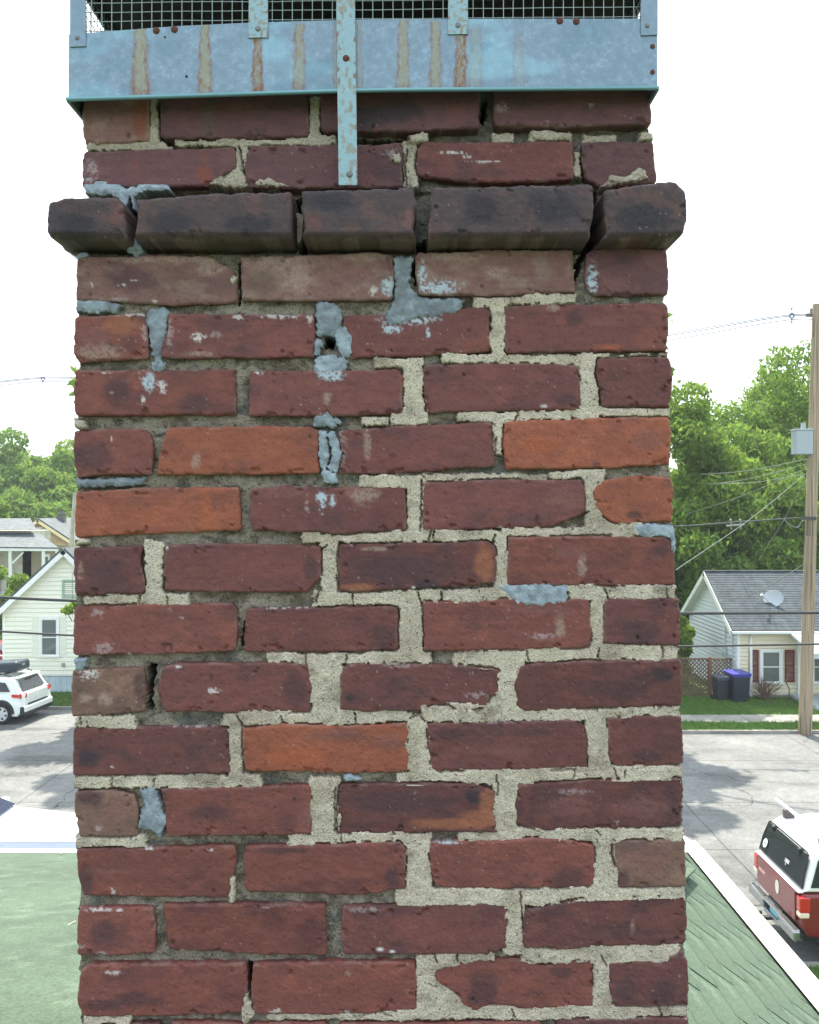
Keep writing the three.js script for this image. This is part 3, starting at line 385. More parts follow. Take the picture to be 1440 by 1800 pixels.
{ // high lines with spacers, both sides
  const hi = std(lin(96, 102, 110), { roughness: .5 });
  [[0, 'upper', 0], [3, 'middle', 1], [11, 'lower', 2]].forEach(([dy, w]) => {
    wire('high_line', `${w} strand of the three high lines reaching the wooden pole top`, [at(700, 640 + dy, 34), at(1000, 610 + dy, 31), at(1175, 587 + dy, 29), at(1392, 553 + dy * .8, 28), at(1440, 553 + dy * .8, 28), at(1500, 556 + dy * .8, 28)], .016, hi);
    wire('high_line', `${w} strand of the three high lines over the far tree line`, [at(-60, 676 + dy * .8, 40), at(0, 670 + dy * .7, 40), at(75, 663 + dy * .7, 40), at(135, 663 + dy * .7, 40), at(400, 655 + dy, 40)], .02, hi); });
  for (const [px, py, Z, l] of [[1392, 555, 27.95, 'small insulated spacer on the high lines beside the wooden pole'], [75.5, 666, 39.95, 'small insulated spacer on the high lines over the far trees']]) { const H = thing('line_spacer', l, 'spacer', at(px, py, Z).toArray()), m = std(lin(110, 112, 140)); obj('spacer_body', [new THREE.TorusGeometry(.075, .025, 6, 14), bar(V3(0, .05, 0), V3(0, .22, 0), .012), bar(V3(0, -.05, 0), V3(0, -.2, 0), .016)], m, H); for (const y of [.22, -.2]) obj('cap', [place(new THREE.SphereGeometry(.035, 8, 6), 0, y, 0)], m, H); }
}
// ---------------------------------------------------------------- the brick chimney
const D0 = 1.13, K0 = D0 / F;
const REG = { 0: [0, 0, 1], 1: [60, 0, 2.4], 2: [640, 0, 2.4], 3: [100, 420, 2.5714], 4: [640, 420, 2.4828], 5: [100, 820, 2.5714], 6: [640, 820, 2.4828], 7: [100, 1300, 2.5714], 8: [640, 1300, 2.4828] };
function poly(str) { // "3: x,y x,y  4: x,y" : outline points measured on enlargements of the photograph
  let R = REG[0]; const out = [];
  for (const w of str.trim().split(/\s+/)) { if (w.endsWith(':')) { R = REG[w[0]]; continue; } const [x, y] = w.split(',').map(Number); out.push([R[0] + x / R[2], R[1] + y / R[2]]); }
  return out;
}
function soften(P, r) { // small round corners
  const out = [], n = P.length;
  for (let i = 0; i < n; i++) {
    const a = P[(i + n - 1) % n], b = P[i], c = P[(i + 1) % n], la = Math.hypot(a[0] - b[0], a[1] - b[1]), lc = Math.hypot(c[0] - b[0], c[1] - b[1]);
    const ta = Math.min(r, la / 2.5) / la, tc = Math.min(r, lc / 2.5) / lc, p = [mix(b[0], a[0], ta), mix(b[1], a[1], ta)], q = [mix(b[0], c[0], tc), mix(b[1], c[1], tc)];
    for (let k = 0; k <= 3; k++) { const t = k / 3; out.push([(1 - t) * (1 - t) * p[0] + 2 * t * (1 - t) * b[0] + t * t * q[0], (1 - t) * (1 - t) * p[1] + 2 * t * (1 - t) * b[1] + t * t * q[1]]); }
  }
  return out;
}
function sdfPoly(P, x, y) { // positive inside
  let d = 1e9, ins = false;
  for (let i = 0, j = P.length - 1; i < P.length; j = i++) {
    const ax = P[i][0], ay = P[i][1], bx_ = P[j][0], by = P[j][1], ex = bx_ - ax, ey = by - ay, wx = x - ax, wy = y - ay;
    const t = clamp((wx * ex + wy * ey) / (ex * ex + ey * ey + 1e-9)), dx = wx - ex * t, dy = wy - ey * t; d = Math.min(d, dx * dx + dy * dy);
    if ((ay > y) !== (by > y) && x < ax + (y - ay) / (by - ay) * ex) ins = !ins;
  }
  d = Math.sqrt(d); return ins ? d : -d;
}
const bbox = P => P.reduce((b, p) => [Math.min(b[0], p[0]), Math.min(b[1], p[1]), Math.max(b[2], p[0]), Math.max(b[3], p[1])], [1e9, 1e9, -1e9, -1e9]);

// fired-clay tones: main, dark, light (as they look in open shade)
const TONE = {
  R: [[120, 69, 60], [92, 56, 54], [142, 82, 66]],
  M: [[110, 65, 60], [86, 56, 56], [130, 75, 64]],
  O: [[146, 82, 60], [112, 68, 58], [160, 90, 64]],
  P: [[98, 64, 64], [76, 54, 58], [118, 75, 70]],
  D: [[76, 62, 62], [56, 50, 54], [108, 74, 66]],
  T: [[124, 92, 78], [98, 74, 68], [146, 112, 94]],
  W: [[128, 92, 84], [104, 72, 70], [154, 130, 112]],
  B: [[100, 60, 56], [76, 51, 53], [120, 70, 60]],
};
// every brick of the front face: tone, outline, options (p = how far it stands out in mm, r = edge radius in px)
const BRICKS = [
  // course under the metal cap
  ['W', '0: 143,132 262,132 262,246 205,250 146,252', { t: 'R' }],
  ['P', '0: 281,132 541,132 543,241 400,244 282,243'],
  ['P', '0: 564,132 842,132 842,229 700,233 565,231', { p: 3 }],
  ['P', '0: 866,132 1142,132 1145,220 1000,224 868,223', { p: 3 }],
  ['P', '1: 203,636 500,625 838,615 850,640 850,705 760,785 200,792'],
  ['P', '1: 915,612 1440,606 2: 165,598 165,790 1: 1100,795 905,795 888,740 892,670'],
  ['M', '2: 236,600 883,597 886,758 700,768 400,764 225,738 215,690'],
  ['P', '2: 920,597 1222,594 1238,765 1000,790 928,745'],
  // the projecting course
  ['D', '1: 52,900 62,850 130,826 345,830 366,846 380,920 383,1046 180,1048 130,1046 60,1008 50,980', { c: 1 }],
  ['D', '1: 425,835 700,815 1085,804 1090,900 1086,1048 420,1050 416,985 430,920', { c: 1 }],
  ['D', '1: 1126,802 1440,792 2: 214,784 222,880 205,960 222,1055 1: 1160,1055 1126,1030 1140,960', { c: 1, t: 'P' }],
  ['D', '2: 280,786 968,775 970,890 955,970 960,1040 560,1050 276,1052 274,960', { c: 1 }],
  ['D', '2: 1012,800 1240,766 1312,765 1358,802 1370,920 1350,990 1290,1042 1000,1052 1030,975 1015,880', { c: 1 }],
  ['W', '3: 95,85 255,82 400,74 690,74 735,105 796,132 812,180 816,288 500,299 330,286 85,275'],
  ['W', '3: 828,75 1140,70 0: 662,443 690,446 694,480 690,527 3: 1100,282 835,275'],
  ['W', '4: 230,62 560,46 860,42 915,48 922,232 760,236 640,248 240,246 222,140'],
  ['P', '4: 972,55 1050,34 1325,34 1328,150 1325,246 1000,246 962,190', { t: 'W' }],
  ['R', '3: 80,352 380,335 402,345 408,450 416,540 100,556 75,530', { t: 'R' }],
  ['M', '3: 505,335 1165,340 1168,450 1165,535 800,538 480,542 468,505 500,410'],
  ['M', '0: 603,553 690,551 740,545 800,540 850,537 863,548 861,590 862,617 790,622 700,627 613,630 600,600'],
  ['M', '4: 615,291 760,283 1325,275 1328,400 1322,490 800,494 615,497 610,390'],
  ['R', '3: 80,592 480,590 800,584 808,600 806,700 808,795 400,800 85,800 74,700'],
  ['M', '0: 437,652 560,650 700,650 709,662 706,700 709,728 560,732 436,731'],
  ['M', '4: 262,545 580,540 860,545 935,552 942,640 943,745 600,752 270,760 262,690 250,600'],
  ['B', '4: 1020,520 1330,515 1342,560 1338,730 1200,734 1035,734 1032,650 1014,600'],
  ['R', '3: 80,866 380,855 420,875 434,960 430,1066 200,1070 90,1076 78,970'],
  ['O', '3: 500,850 1160,845 1186,870 1184,960 1185,1062 800,1066 455,1066 456,1000 478,915', { t: 'R' }],
  ['M', '0: 594,757 700,748 864,742 867,780 869,819 760,828 640,833 594,833 598,790'],
  ['O', '4: 615,796 1000,782 1330,776 1342,800 1340,980 1100,1000 800,1004 615,1005 611,900'],
  ['O', '5: 80,112 400,96 820,90 832,180 830,290 400,306 80,320 76,220'],
  ['M', '0: 439,858 500,853 560,858 640,856 714,852 715,900 714,933 600,938 443,933 438,890'],
  ['M', '6: 256,70 560,58 955,55 966,130 965,200 900,228 820,262 500,274 260,278 252,170'],
  ['O', '6: 1062,52 1200,38 1338,45 1355,90 1350,242 1250,246 1150,256 1085,242 1040,212 1005,160 1000,108 1020,75'],
  ['B', '5: 75,366 390,360 378,420 388,480 400,530 395,575 200,583 82,585 72,470'],
  ['M', '5: 485,355 700,345 1000,352 1190,360 1200,400 1196,500 1130,572 700,570 490,562 477,490'],
  ['B', '0: 594,957 700,955 857,951 870,960 872,990 870,1026 760,1034 640,1041 597,1040 593,1000', { t: 'M' }],
  ['R', '6: 630,306 1000,304 1320,304 1360,345 1362,430 1362,522 1000,522 625,521'],
  ['R', '5: 75,632 400,622 800,617 815,650 812,740 808,836 400,848 76,852 68,740'],
  ['M', '0: 432,1069 560,1067 695,1066 701,1075 698,1110 700,1142 560,1147 430,1147 428,1110'],
  ['R', '6: 258,590 600,580 980,574 992,640 994,720 988,782 940,796 600,802 260,806'],
  ['B', '6: 1050,580 1375,570 1382,680 1378,782 1200,780 1044,776 1046,680'],
  ['T', '5: 65,922 390,905 400,1000 398,1110 200,1128 65,1132 60,1020'],
  ['M', '5: 480,905 560,890 900,886 1140,894 1150,960 1162,1000 1145,1060 1147,1110 800,1112 480,1110 448,1010'],
  ['B', '0: 598,1185 608,1167 700,1166 793,1168 878,1176 880,1219 863,1224 858,1243 830,1249 799,1249 792,1240 757,1240 745,1250 640,1251 597,1248 599,1215'],
  ['B', '6: 690,868 760,860 1000,845 1375,838 1387,860 1390,950 1385,1046 1000,1058 700,1070 662,1040 668,1000 655,955 675,900'],
  ['B', '0: 129,1280 260,1277 403,1279 407,1320 407,1360 260,1364 129,1365 127,1320'],
  ['O', '0: 428,1280 500,1272 600,1277 660,1274 714,1271 719,1290 711,1310 720,1326 718,1359 600,1360 430,1355 426,1315'],
  ['B', '0: 751,1270 900,1267 1002,1265 1030,1276 1037,1300 1039,1352 900,1356 756,1358 752,1310'],
  ['B', '0: 1069,1260 1140,1258 1198,1257 1202,1300 1203,1344 1140,1348 1083,1348 1070,1336'],
  ['T', '7: 80,232 250,230 350,250 366,340 370,440 100,442 78,330', { t: 'B' }],
  ['R', '7: 465,222 800,215 1150,205 1146,300 1148,430 800,436 500,440 490,330'],
  ['B', '0: 595,1380 700,1377 801,1377 833,1378 870,1390 868,1430 874,1463 760,1465 592,1467 591,1420', { t: 'B' }],
  ['B', '8: 665,200 760,190 1000,175 1390,166 1398,270 1395,380 1100,396 780,400 665,376 655,280', { t: 'R' }],
  ['R', '7: 90,492 440,490 805,480 812,560 800,660 798,720 400,716 110,710 92,600'],
  ['R', '0: 430,1487 560,1484 705,1480 713,1490 711,1530 714,1562 640,1574 520,1572 432,1570 427,1530', { t: 'B' }],
  ['R', '8: 286,446 600,440 740,430 900,440 1000,462 1006,530 1010,604 1000,640 860,656 600,654 315,650 296,600 288,520', { t: 'M' }],
  ['T', '8: 1090,441 1240,438 1404,436 1408,540 1410,640 1250,648 1100,650 1112,600 1085,500'],
  ['R', '7: 95,762 438,758 446,860 442,962 300,975 90,980 92,860'],
  ['R', '7: 480,748 800,742 1215,746 1216,860 1213,980 860,972 500,960 488,860'],
  ['M', '0: 603,1594 690,1592 769,1588 889,1588 892,1630 891,1664 866,1677 760,1678 604,1679 600,1640'],
  ['B', '8: 700,748 800,725 940,695 1200,690 1408,682 1413,780 1412,880 1400,900 1050,908 860,918 700,905 690,800'],
  ['R', '7: 110,1042 150,1016 500,1012 845,1010 860,1050 858,1140 853,1240 480,1252 120,1250 95,1180', { p: 2 }],
  ['R', '0: 447,1694 600,1690 731,1692 736,1740 736,1779 600,1785 446,1784 442,1740'],
  ['R', '8: 310,1000 500,960 700,965 762,988 830,990 900,975 990,955 1000,990 1004,1080 1010,1165 850,1172 700,1182 620,1162 555,1165 480,1190 430,1162 415,1138 365,1095 300,1060 294,1030'],
  ['B', '8: 1072,980 1120,968 1220,966 1300,975 1380,918 1414,960 1418,1060 1415,1160 1250,1166 1090,1166 1068,1080', { t: 'B' }],
  ['B', '0: 142,1802 215,1800 282,1800 282,1885 140,1885'],
  ['R', '0: 300,1798 440,1800 572,1798 572,1885 302,1885'],
  ['R', '0: 596,1799 760,1800 950,1795 952,1884 596,1885'],
  ['B', '0: 978,1792 1100,1790 1212,1789 1214,1880 978,1882'],
].map(([tone, str, o = {}]) => ({ tone, o, P: poly(str) }));

// marks seen on single bricks, by kind: how they look [colour, strength, raggedness, grain], then where [x, y, half width, half height]
const MARKS = {
  soot: { look: [[46, 42, 48], 0.78, 0.65, 0], spots: [[700,200,60,24],[640,210,40,30],[130,395,44,26],[300,390,50,26],[440,395,60,22],[850,365,40,30],[975,370,60,32],[580,355,50,24],[1130,385,60,36],[750,1028,26,12],[615,1225,10,10],[1165,1185,24,16],[155,1335,24,18],[832,1400,20,18]] },
  scorch: { look: [[74, 50, 52], 0.7, 0.6, 0], spots: [[690,290,60,36],[230,492,60,26],[1010,560,20,20],[205,690,30,30],[345,712,40,26],[995,705,26,14],[690,800,8,8],[160,800,50,30],[1048,815,10,5],[1115,905,20,8],[185,1000,40,26],[545,1000,16,26],[700,1000,120,34],[965,984,5,4],[1160,970,20,14],[345,1117,4,4],[675,1120,26,30],[1130,1110,40,30],[245,1210,14,40],[520,1210,26,40],[1080,1205,90,30],[790,1290,34,14],[1140,1330,40,14],[160,1400,30,20],[370,1430,50,20],[400,1400,8,6],[700,1410,130,24],[1180,1400,16,30],[150,1545,20,36],[690,1545,16,24],[500,1495,60,8],[1000,1545,40,30],[1095,1545,16,22],[180,1640,30,30],[545,1618,12,5],[240,1755,60,18],[180,1765,40,14],[850,1740,30,40],[830,1755,14,14],[985,1710,30,12],[1100,1740,24,30],[1170,1745,30,34]] },
  rust: { look: [[128, 66, 46], 0.7, 0.5, 0], spots: [[246,205,18,60],[359,308,18,22]] },
  fired: { look: [[134, 76, 62], 0.42, 0.65, 0.1], spots: [[525,615,26,14],[840,610,30,22],[1140,595,40,34],[165,690,24,40],[1090,790,70,24],[910,800,40,20],[160,880,30,30],[300,870,40,10],[1110,870,44,26],[840,1030,30,8],[395,1110,16,36],[460,1310,20,30],[240,1610,24,30],[340,1740,60,30],[800,1720,24,16],[920,1730,50,20]] },
  clay: { look: [[122, 69, 60], 0.36, 0.7, 0.1], spots: [[240,300,14,40],[360,275,15,20],[800,205,22,30],[550,392,22,24],[205,380,14,26],[660,700,34,24],[760,680,30,10],[340,800,60,10],[300,790,30,30],[460,815,40,10],[700,800,90,24],[210,895,22,30],[400,920,20,20],[270,930,120,7],[1150,895,22,22],[1070,900,24,14],[440,1000,90,28],[925,1000,30,24],[1100,1000,90,24],[200,1100,70,26],[450,1110,20,34],[938,1078,16,5],[1020,1085,16,30],[613,1200,14,30],[650,1210,40,20],[1060,1190,60,8],[1150,1212,14,8],[320,1330,8,24],[380,1350,20,10],[690,1290,4,3],[330,1400,30,40],[925,1400,10,40],[560,1530,90,26],[820,1520,90,14],[870,1545,60,10],[480,1640,60,20],[760,1640,90,24],[940,1625,16,24],[1150,1620,50,20],[150,1740,10,40],[590,1740,80,20],[1020,1740,20,30]] },
  orange: { look: [[164, 86, 54], 0.6, 0.7, 0.2], spots: [[1070,610,30,6],[950,785,40,24],[362,895,12,44],[520,1330,70,24]] },
  tan: { look: [[146, 90, 64], 0.8, 0.45, 0], spots: [[215,570,40,24],[850,990,22,40],[630,1032,40,8],[858,1415,20,34],[790,1448,90,12],[840,1440,40,20],[242,1566,4,2]] },
  olive: { look: [[88, 77, 62], 0.5, 0.4, 0], spots: [[365,215,16,60],[372,425,150,14],[630,425,100,14],[900,424,150,14],[160,425,60,12],[290,345,30,20],[460,500,40,30]] },  // spots along the corbel foot paint the bounce-lit look of its soffit
  dust: { look: [[165, 140, 124], 0.62, 0.85, 0.6], spots: [[300,456,130,10],[375,470,34,18],[480,460,70,20],[520,490,40,24],[640,452,50,10],[800,450,70,9],[870,480,30,14],[175,618,50,18],[352,622,34,6],[972,540,14,8],[197,690,5,5],[575,700,10,14],[345,812,10,16],[645,775,8,40],[640,870,30,20],[142,1005,6,20],[660,965,40,5],[1024,995,10,26],[985,1100,12,24],[150,1228,18,12],[185,1230,16,16],[1112,1632,6,16],[612,1709,8,7],[717,1745,5,5]] },
  mauve: { look: [[124, 82, 76], 0.55, 0.8, 0.3], spots: [[718,385,14,26],[600,480,70,30],[985,480,26,36],[1080,500,34,20],[1150,460,30,20],[165,590,36,30],[1062,565,40,12],[1140,770,36,26],[500,866,60,12],[990,880,46,28],[1000,970,40,14],[950,1070,70,12],[215,1175,30,8],[580,1292,70,12],[680,1300,26,20],[880,1322,70,8],[210,1430,30,30],[545,1440,20,30],[1000,1420,50,24],[1130,1420,60,24],[200,1532,60,8],[1140,1510,50,30]] },
  lime: { look: [[200, 188, 182], 0.85, 0.85, 1], spots: [[795,268,34,3],[855,284,40,3],[822,275,10,4],[215,500,10,6],[163,500,5,8],[270,530,10,4],[235,494,14,2],[658,512,10,12],[230,552,50,6],[350,592,16,12],[500,556,50,6],[545,560,8,8],[420,558,14,5],[285,680,12,14],[252,705,6,14],[185,655,14,3],[455,655,12,5],[957,714,8,4],[197,772,3,6],[882,928,10,4],[500,1068,60,3],[158,1185,22,14],[378,1214,16,6],[198,1348,7,3],[340,1277,50,3],[842,1463,5,3],[198,1568,4,8],[370,1494,7,2],[175,1600,34,4],[200,1708,22,4],[490,1776,22,5],[610,1780,14,4]] },
  film: { look: [[165, 145, 142], 0.6, 0.9, 1], spots: [[880,190,18,14],[1036,186,12,8],[962,218,8,5],[690,272,14,14],[160,300,16,30],[195,528,50,6],[255,585,8,26],[376,588,16,8],[300,580,8,40],[900,558,5,7],[250,660,10,12],[595,790,16,40],[540,890,5,24],[172,1078,18,12],[185,1140,22,16],[299,1073,5,6],[320,1086,8,4],[950,1118,40,9],[835,1222,26,8],[705,1170,40,6],[880,1270,40,3],[173,1458,9,12],[262,1460,26,20],[1010,1392,34,8],[1085,1446,5,8],[180,1676,14,5],[145,1665,8,10],[465,1595,12,2],[640,1600,40,5]] },
  ice: { look: [[176, 188, 194], 0.92, 0.8, 0.95], spots: [[684,505,16,26],[770,505,54,16],[742,485,10,30],[1042,490,13,40],[720,562,70,12],[690,578,24,10],[753,585,6,14],[262,672,14,30],[581,660,30,14],[566,876,16,16],[585,880,8,14],[565,896,5,16],[790,1480,34,4]] },
  pit: { look: [[68, 42, 42], 0.85, 0.5, 0], spots: [[825,580,5,5],[860,896,4,3],[757,1005,5,4],[302,1138,3,9],[398,1077,5,2],[372,1190,4,9],[453,1352,4,3],[518,1404,5,6],[484,1418,4,3]] },
  fleck: { look: [[214, 206, 200], 0.95, 0.5, 0.4], spots: [[293,963,3,4],[727,1033,4,3],[228,1150,4,3],[315,1172,8,3],[262,1492,9,3],[210,1600,8,3],[322,1673,8,3],[668,1668,8,4],[690,1672,6,3]] },
};

// joints that were pointed again in pale cement: boxes [x0, y0, x1, y1, how far it stands out in mm]
const POINTED = [
  [262, 165, 279, 262, -4], [146, 244, 300, 264, -5], [305, 240, 420, 255, -4], [413, 245, 436, 330, -3], [420, 232, 592, 256, -3], [541, 165, 564, 250, -4], [708, 236, 736, 330, -1], [1008, 262, 1025, 312, -3], [865, 226, 905, 248, -8], [932, 226, 1008, 246, -7], [1030, 230, 1090, 250, -9], [1122, 232, 1150, 252, 0],
  [830, 518, 900, 540, -1], [900, 512, 1013, 535, -1], [862, 520, 888, 640, -1], [658, 627, 746, 646, -1], [706, 630, 747, 746, -1], [776, 620, 872, 640, -1], [872, 622, 1020, 646, -3], [1016, 618, 1054, 740, -2], [1110, 617, 1144, 628, -2], [1158, 617, 1178, 629, -2], [1045, 618, 1075, 630, -2],
  [633, 731, 685, 746, -1], [686, 722, 756, 746, -1], [805, 722, 912, 744, -1], [912, 716, 1006, 742, -1], [1002, 712, 1180, 734, -2], [866, 740, 888, 802, -1],
  [630, 834, 742, 858, -1], [714, 838, 744, 938, -1], [744, 832, 965, 850, -6], [966, 826, 1068, 842, -1], [1027, 836, 1066, 946, -1], [530, 932, 660, 956, -1], [640, 930, 880, 954, -1], [880, 926, 1195, 946, -1], [1040, 880, 1130, 946, -1],
  [252, 948, 286, 1064, -1], [146, 1042, 334, 1066, -1], [563, 940, 596, 1066, -1], [550, 1038, 660, 1068, -1], [640, 1034, 900, 1064, -1], [1000, 1028, 1192, 1056, -1], [868, 936, 896, 1040, -1],
  [700, 1060, 746, 1170, -1], [1038, 1046, 1066, 1160, -1], [468, 1148, 662, 1168, -1], [640, 1144, 762, 1172, -1], [800, 1138, 924, 1178, -1], [920, 1132, 1194, 1164, -1],
  [543, 1150, 604, 1272, -1], [857, 1166, 916, 1268, -1], [128, 1258, 240, 1284, -1], [390, 1248, 662, 1276, -1], [640, 1248, 724, 1272, -2], [738, 1236, 868, 1272, 1], [850, 1240, 1204, 1270, -1],
  [402, 1254, 430, 1386, -1], [712, 1258, 758, 1386, -1], [1030, 1258, 1074, 1366, -1], [128, 1362, 462, 1388, -1], [695, 1344, 1204, 1380, -1],
  [543, 1366, 598, 1490, -1], [866, 1360, 912, 1490, -1], [132, 1468, 257, 1492, -1], [506, 1462, 720, 1492, -1], [803, 1456, 1204, 1482, -1],
  [710, 1465, 760, 1592, -1], [1040, 1460, 1086, 1576, -1], [695, 1560, 1206, 1594, -1], [886, 1574, 924, 1682, -1], [915, 1660, 1196, 1696, -1], [760, 1674, 872, 1694, -1],
  [732, 1678, 812, 1786, -1], [1043, 1676, 1076, 1786, -1], [676, 1766, 1212, 1796, -1], [146, 1783, 232, 1812, 0], [470, 1780, 680, 1796, -2],
];
const LUMPS = [ // pale mortar lying over brick edges
  ['1: 735,792 800,735 855,700 888,745 915,795', 2], ['2: 990,795 1035,745 1100,740 1155,708 1185,715 1205,765 1100,775', 2], ['2: 175,575 278,560 282,597 170,605', 3], ['2: 705,542 880,556 875,592 720,588', -4], ['2: 115,645 160,640 160,690 120,688', 1.5],
  ['0: 512,368 526,367 535,388 534,410 524,428 512,412', -14], ['3: 775,165 800,150 822,185 790,212', 1], ['1: 930,770 985,740 1050,770 1100,790 940,796', 2], ['0: 398,1590 402,1548 411,1530 411,1588', .6], ['7: 840,1160 855,1148 885,1200 888,1250 850,1286 820,1270', 2],
  ['0: 592,1425 600,1432 597,1450 590,1455', .8], ['5: 395,1000 410,1005 405,1075 392,1070', .6], ['3: 65,800 130,815 130,855 75,858', 2], ['5: 92,318 135,328 130,360 80,362', 2], ['5: 75,1135 105,1135 100,1170 72,1170', 1], ['0: 395,228 420,238 412,252 380,250', -3],
  ['4: 1110,500 1140,505 1170,512 1165,518 1100,516', -2], ['2: 1000,775 1060,772 1040,790 990,800', 1],
];
const SMEARS = [ // grey-blue patching cement daubed over joints and brick faces: [outline, tone 0 dark .. 1 pale]
  ['0: 148,306 168,312 200,318 226,332 262,320 300,326 302,336 262,338 240,345 236,372 222,372 205,346 148,344', .9], ['0: 222,416 236,410 244,432 258,440 248,446 245,468 236,450 222,438', .55],
  ['0: 690,446 706,450 726,446 722,480 722,508 740,524 800,524 822,528 806,550 770,556 730,560 684,574 676,550 698,522 692,490', .35], ['0: 133,530 180,526 214,533 204,549 150,553 134,548', .3],
  ['0: 258,546 285,540 297,546 292,590 286,640 270,636 262,598', .2], ['0: 266,636 290,634 292,650 268,650', .6], ['0: 554,534 575,528 598,536 597,582 590,592 572,592 556,588', .3], ['0: 552,594 568,592 566,626 552,628', .5], ['0: 590,575 606,570 622,590 618,624 600,630 590,604', .8], ['0: 552,628 588,622 612,632 606,655 590,662 580,676 565,664 549,656', .75],
  ['0: 558,712 572,714 586,728 600,742 592,756 570,750 548,748', .5], ['0: 560,752 574,756 578,800 576,832 564,828 558,790', .75], ['0: 576,760 590,756 604,800 592,830 578,834 582,800', .7], ['0: 566,830 592,830 590,850 566,852', .8], ['0: 132,838 200,840 258,838 258,852 190,856 134,856', .15],
  ['0: 872,1030 900,1026 1000,1030 996,1062 950,1066 910,1062 890,1048', .7], ['0: 1112,924 1150,918 1188,924 1193,972 1186,976 1180,945 1130,944', .85], ['0: 130,1156 158,1156 152,1178 134,1182', .6], ['0: 240,1384 272,1382 280,1420 290,1430 300,1446 288,1458 286,1478 272,1462 240,1456 250,1420', .45],
  ['7: 1280,155 1340,150 1380,170 1375,188 1300,185', .8], ['0: 128,448 150,440 160,452 132,462', .5], ['2: 1220,1010 1290,1020 1270,1045 1210,1042', .5],
];
const HOLES = ['0: 220,372 231,345 232,412 222,424', '0: 514,342 526,340 526,366 516,366', '0: 524,428 536,408 541,442 526,442', '0: 734,416 750,414 750,442 734,442', '0: 1045,330 1056,336 1062,410 1030,450 1016,470 1040,400', '0: 846,166 858,166 856,200 850,212 848,206', '0: 418,455 423,455 423,536 417,536', '0: 572,593 588,592 588,610 572,612', '0: 1012,452 1026,446 1020,480 1014,490', '0: 279,172 282,172 284,238 280,240', '0: 259,1172 270,1168 266,1250 258,1250', '0: 286,243 305,243 303,252 290,256', '0: 594,234 720,240 720,247 594,246', '0: 434,1695 443,1700 440,1745 436,1745', '0: 424,1092 430,1092 428,1140 422,1140', '0: 727,452 732,452 731,492 727,500'];
const CRACKS = ['0: 420,256 428,300 440,330', '0: 716,262 712,300 716,326', '0: 683,733 686,746', '0: 756,724 754,745', '0: 912,727 906,742', '0: 872,770 871,800', '0: 742,843 740,934', '0: 592,1010 594,1040', '0: 245,1046 246,1064', '0: 293,1048 294,1064', '0: 620,1045 622,1066', '0: 735,1040 742,1062', '0: 775,1040 777,1060', '0: 1065,1035 1070,1052', '0: 1172,1035 1176,1056', '0: 760,1146 764,1160 750,1172', '0: 926,1146 932,1166', '0: 1054,1140 1052,1158', '0: 1166,1136 1166,1156', '0: 537,1150 538,1166', '0: 610,1152 608,1164', '0: 140,1262 142,1282', '0: 416,1258 424,1272 428,1360', '0: 492,1258 496,1272', '0: 624,1254 626,1272', '0: 722,1264 738,1258 748,1268', '0: 197,1368 196,1388', '0: 270,1370 270,1384', '0: 873,1362 876,1384 874,1400', '0: 1080,1352 1086,1366', '0: 1012,1352 1008,1368', '0: 590,1385 588,1425 590,1465', '0: 600,1467 600,1486', '0: 916,1570 917,1590 922,1640', '0: 1048,1462 1058,1470', '0: 804,1678 804,1692', '0: 764,1680 768,1694', '0: 1058,1680 1066,1700', '0: 752,1730 766,1736', '0: 900,1774 905,1792', '0: 1160,1772 1164,1790', '0: 760,928 754,950', '0: 765,932 762,948', '0: 1004,918 1008,930', '0: 870,940 868,952', '0: 700,955 704,960', '0: 1024,905 1036,898', '0: 575,958 562,968 560,1000', '0: 560,1035 556,1062', '0: 1100,1355 1098,1368', '0: 640,1786 660,1780 690,1788'].map(poly);

// prepared fields
for (const b of BRICKS) if (b.o.c) b.P = b.P.map(([x, y]) => [x, y > 416 ? 416 + (y - 416) * .12 : y]);   // below this edge the photograph shows the soffit
for (const b of BRICKS) { b.P = soften(b.P, 5); b.bb = bbox(b.P); b.seed = Math.floor(b.bb[0] * 7 + b.bb[1] * 13); b.p = (b.o.p ?? 0) + (b.o.c ? 42 : 0) + (hash(b.seed, 1, 5) - .5) * 2.6; }
const warpX = (x, y, s) => 1.7 * vn(x / 9, y / 9, s) + 2.2 * vn(x / 34, y / 34, s + 1) + .9 * vn(x / 4, y / 4, s + 2), warpY = (x, y, s) => 1.5 * vn(x / 9, y / 9, s + 3) + 1.8 * vn(x / 34, y / 34, s + 4) + .8 * vn(x / 4, y / 4, s + 5);
const brickS = (b, x, y) => sdfPoly(b.P, x + warpX(x, y, b.seed) * .68, y + warpY(x, y, b.seed) * .68);
const ragged = (P, x, y, s) => sdfPoly(P, x + 1.5 * warpX(x * 1.2, y * 1.2, s), y + 1.5 * warpY(x * 1.2, y * 1.2, s));

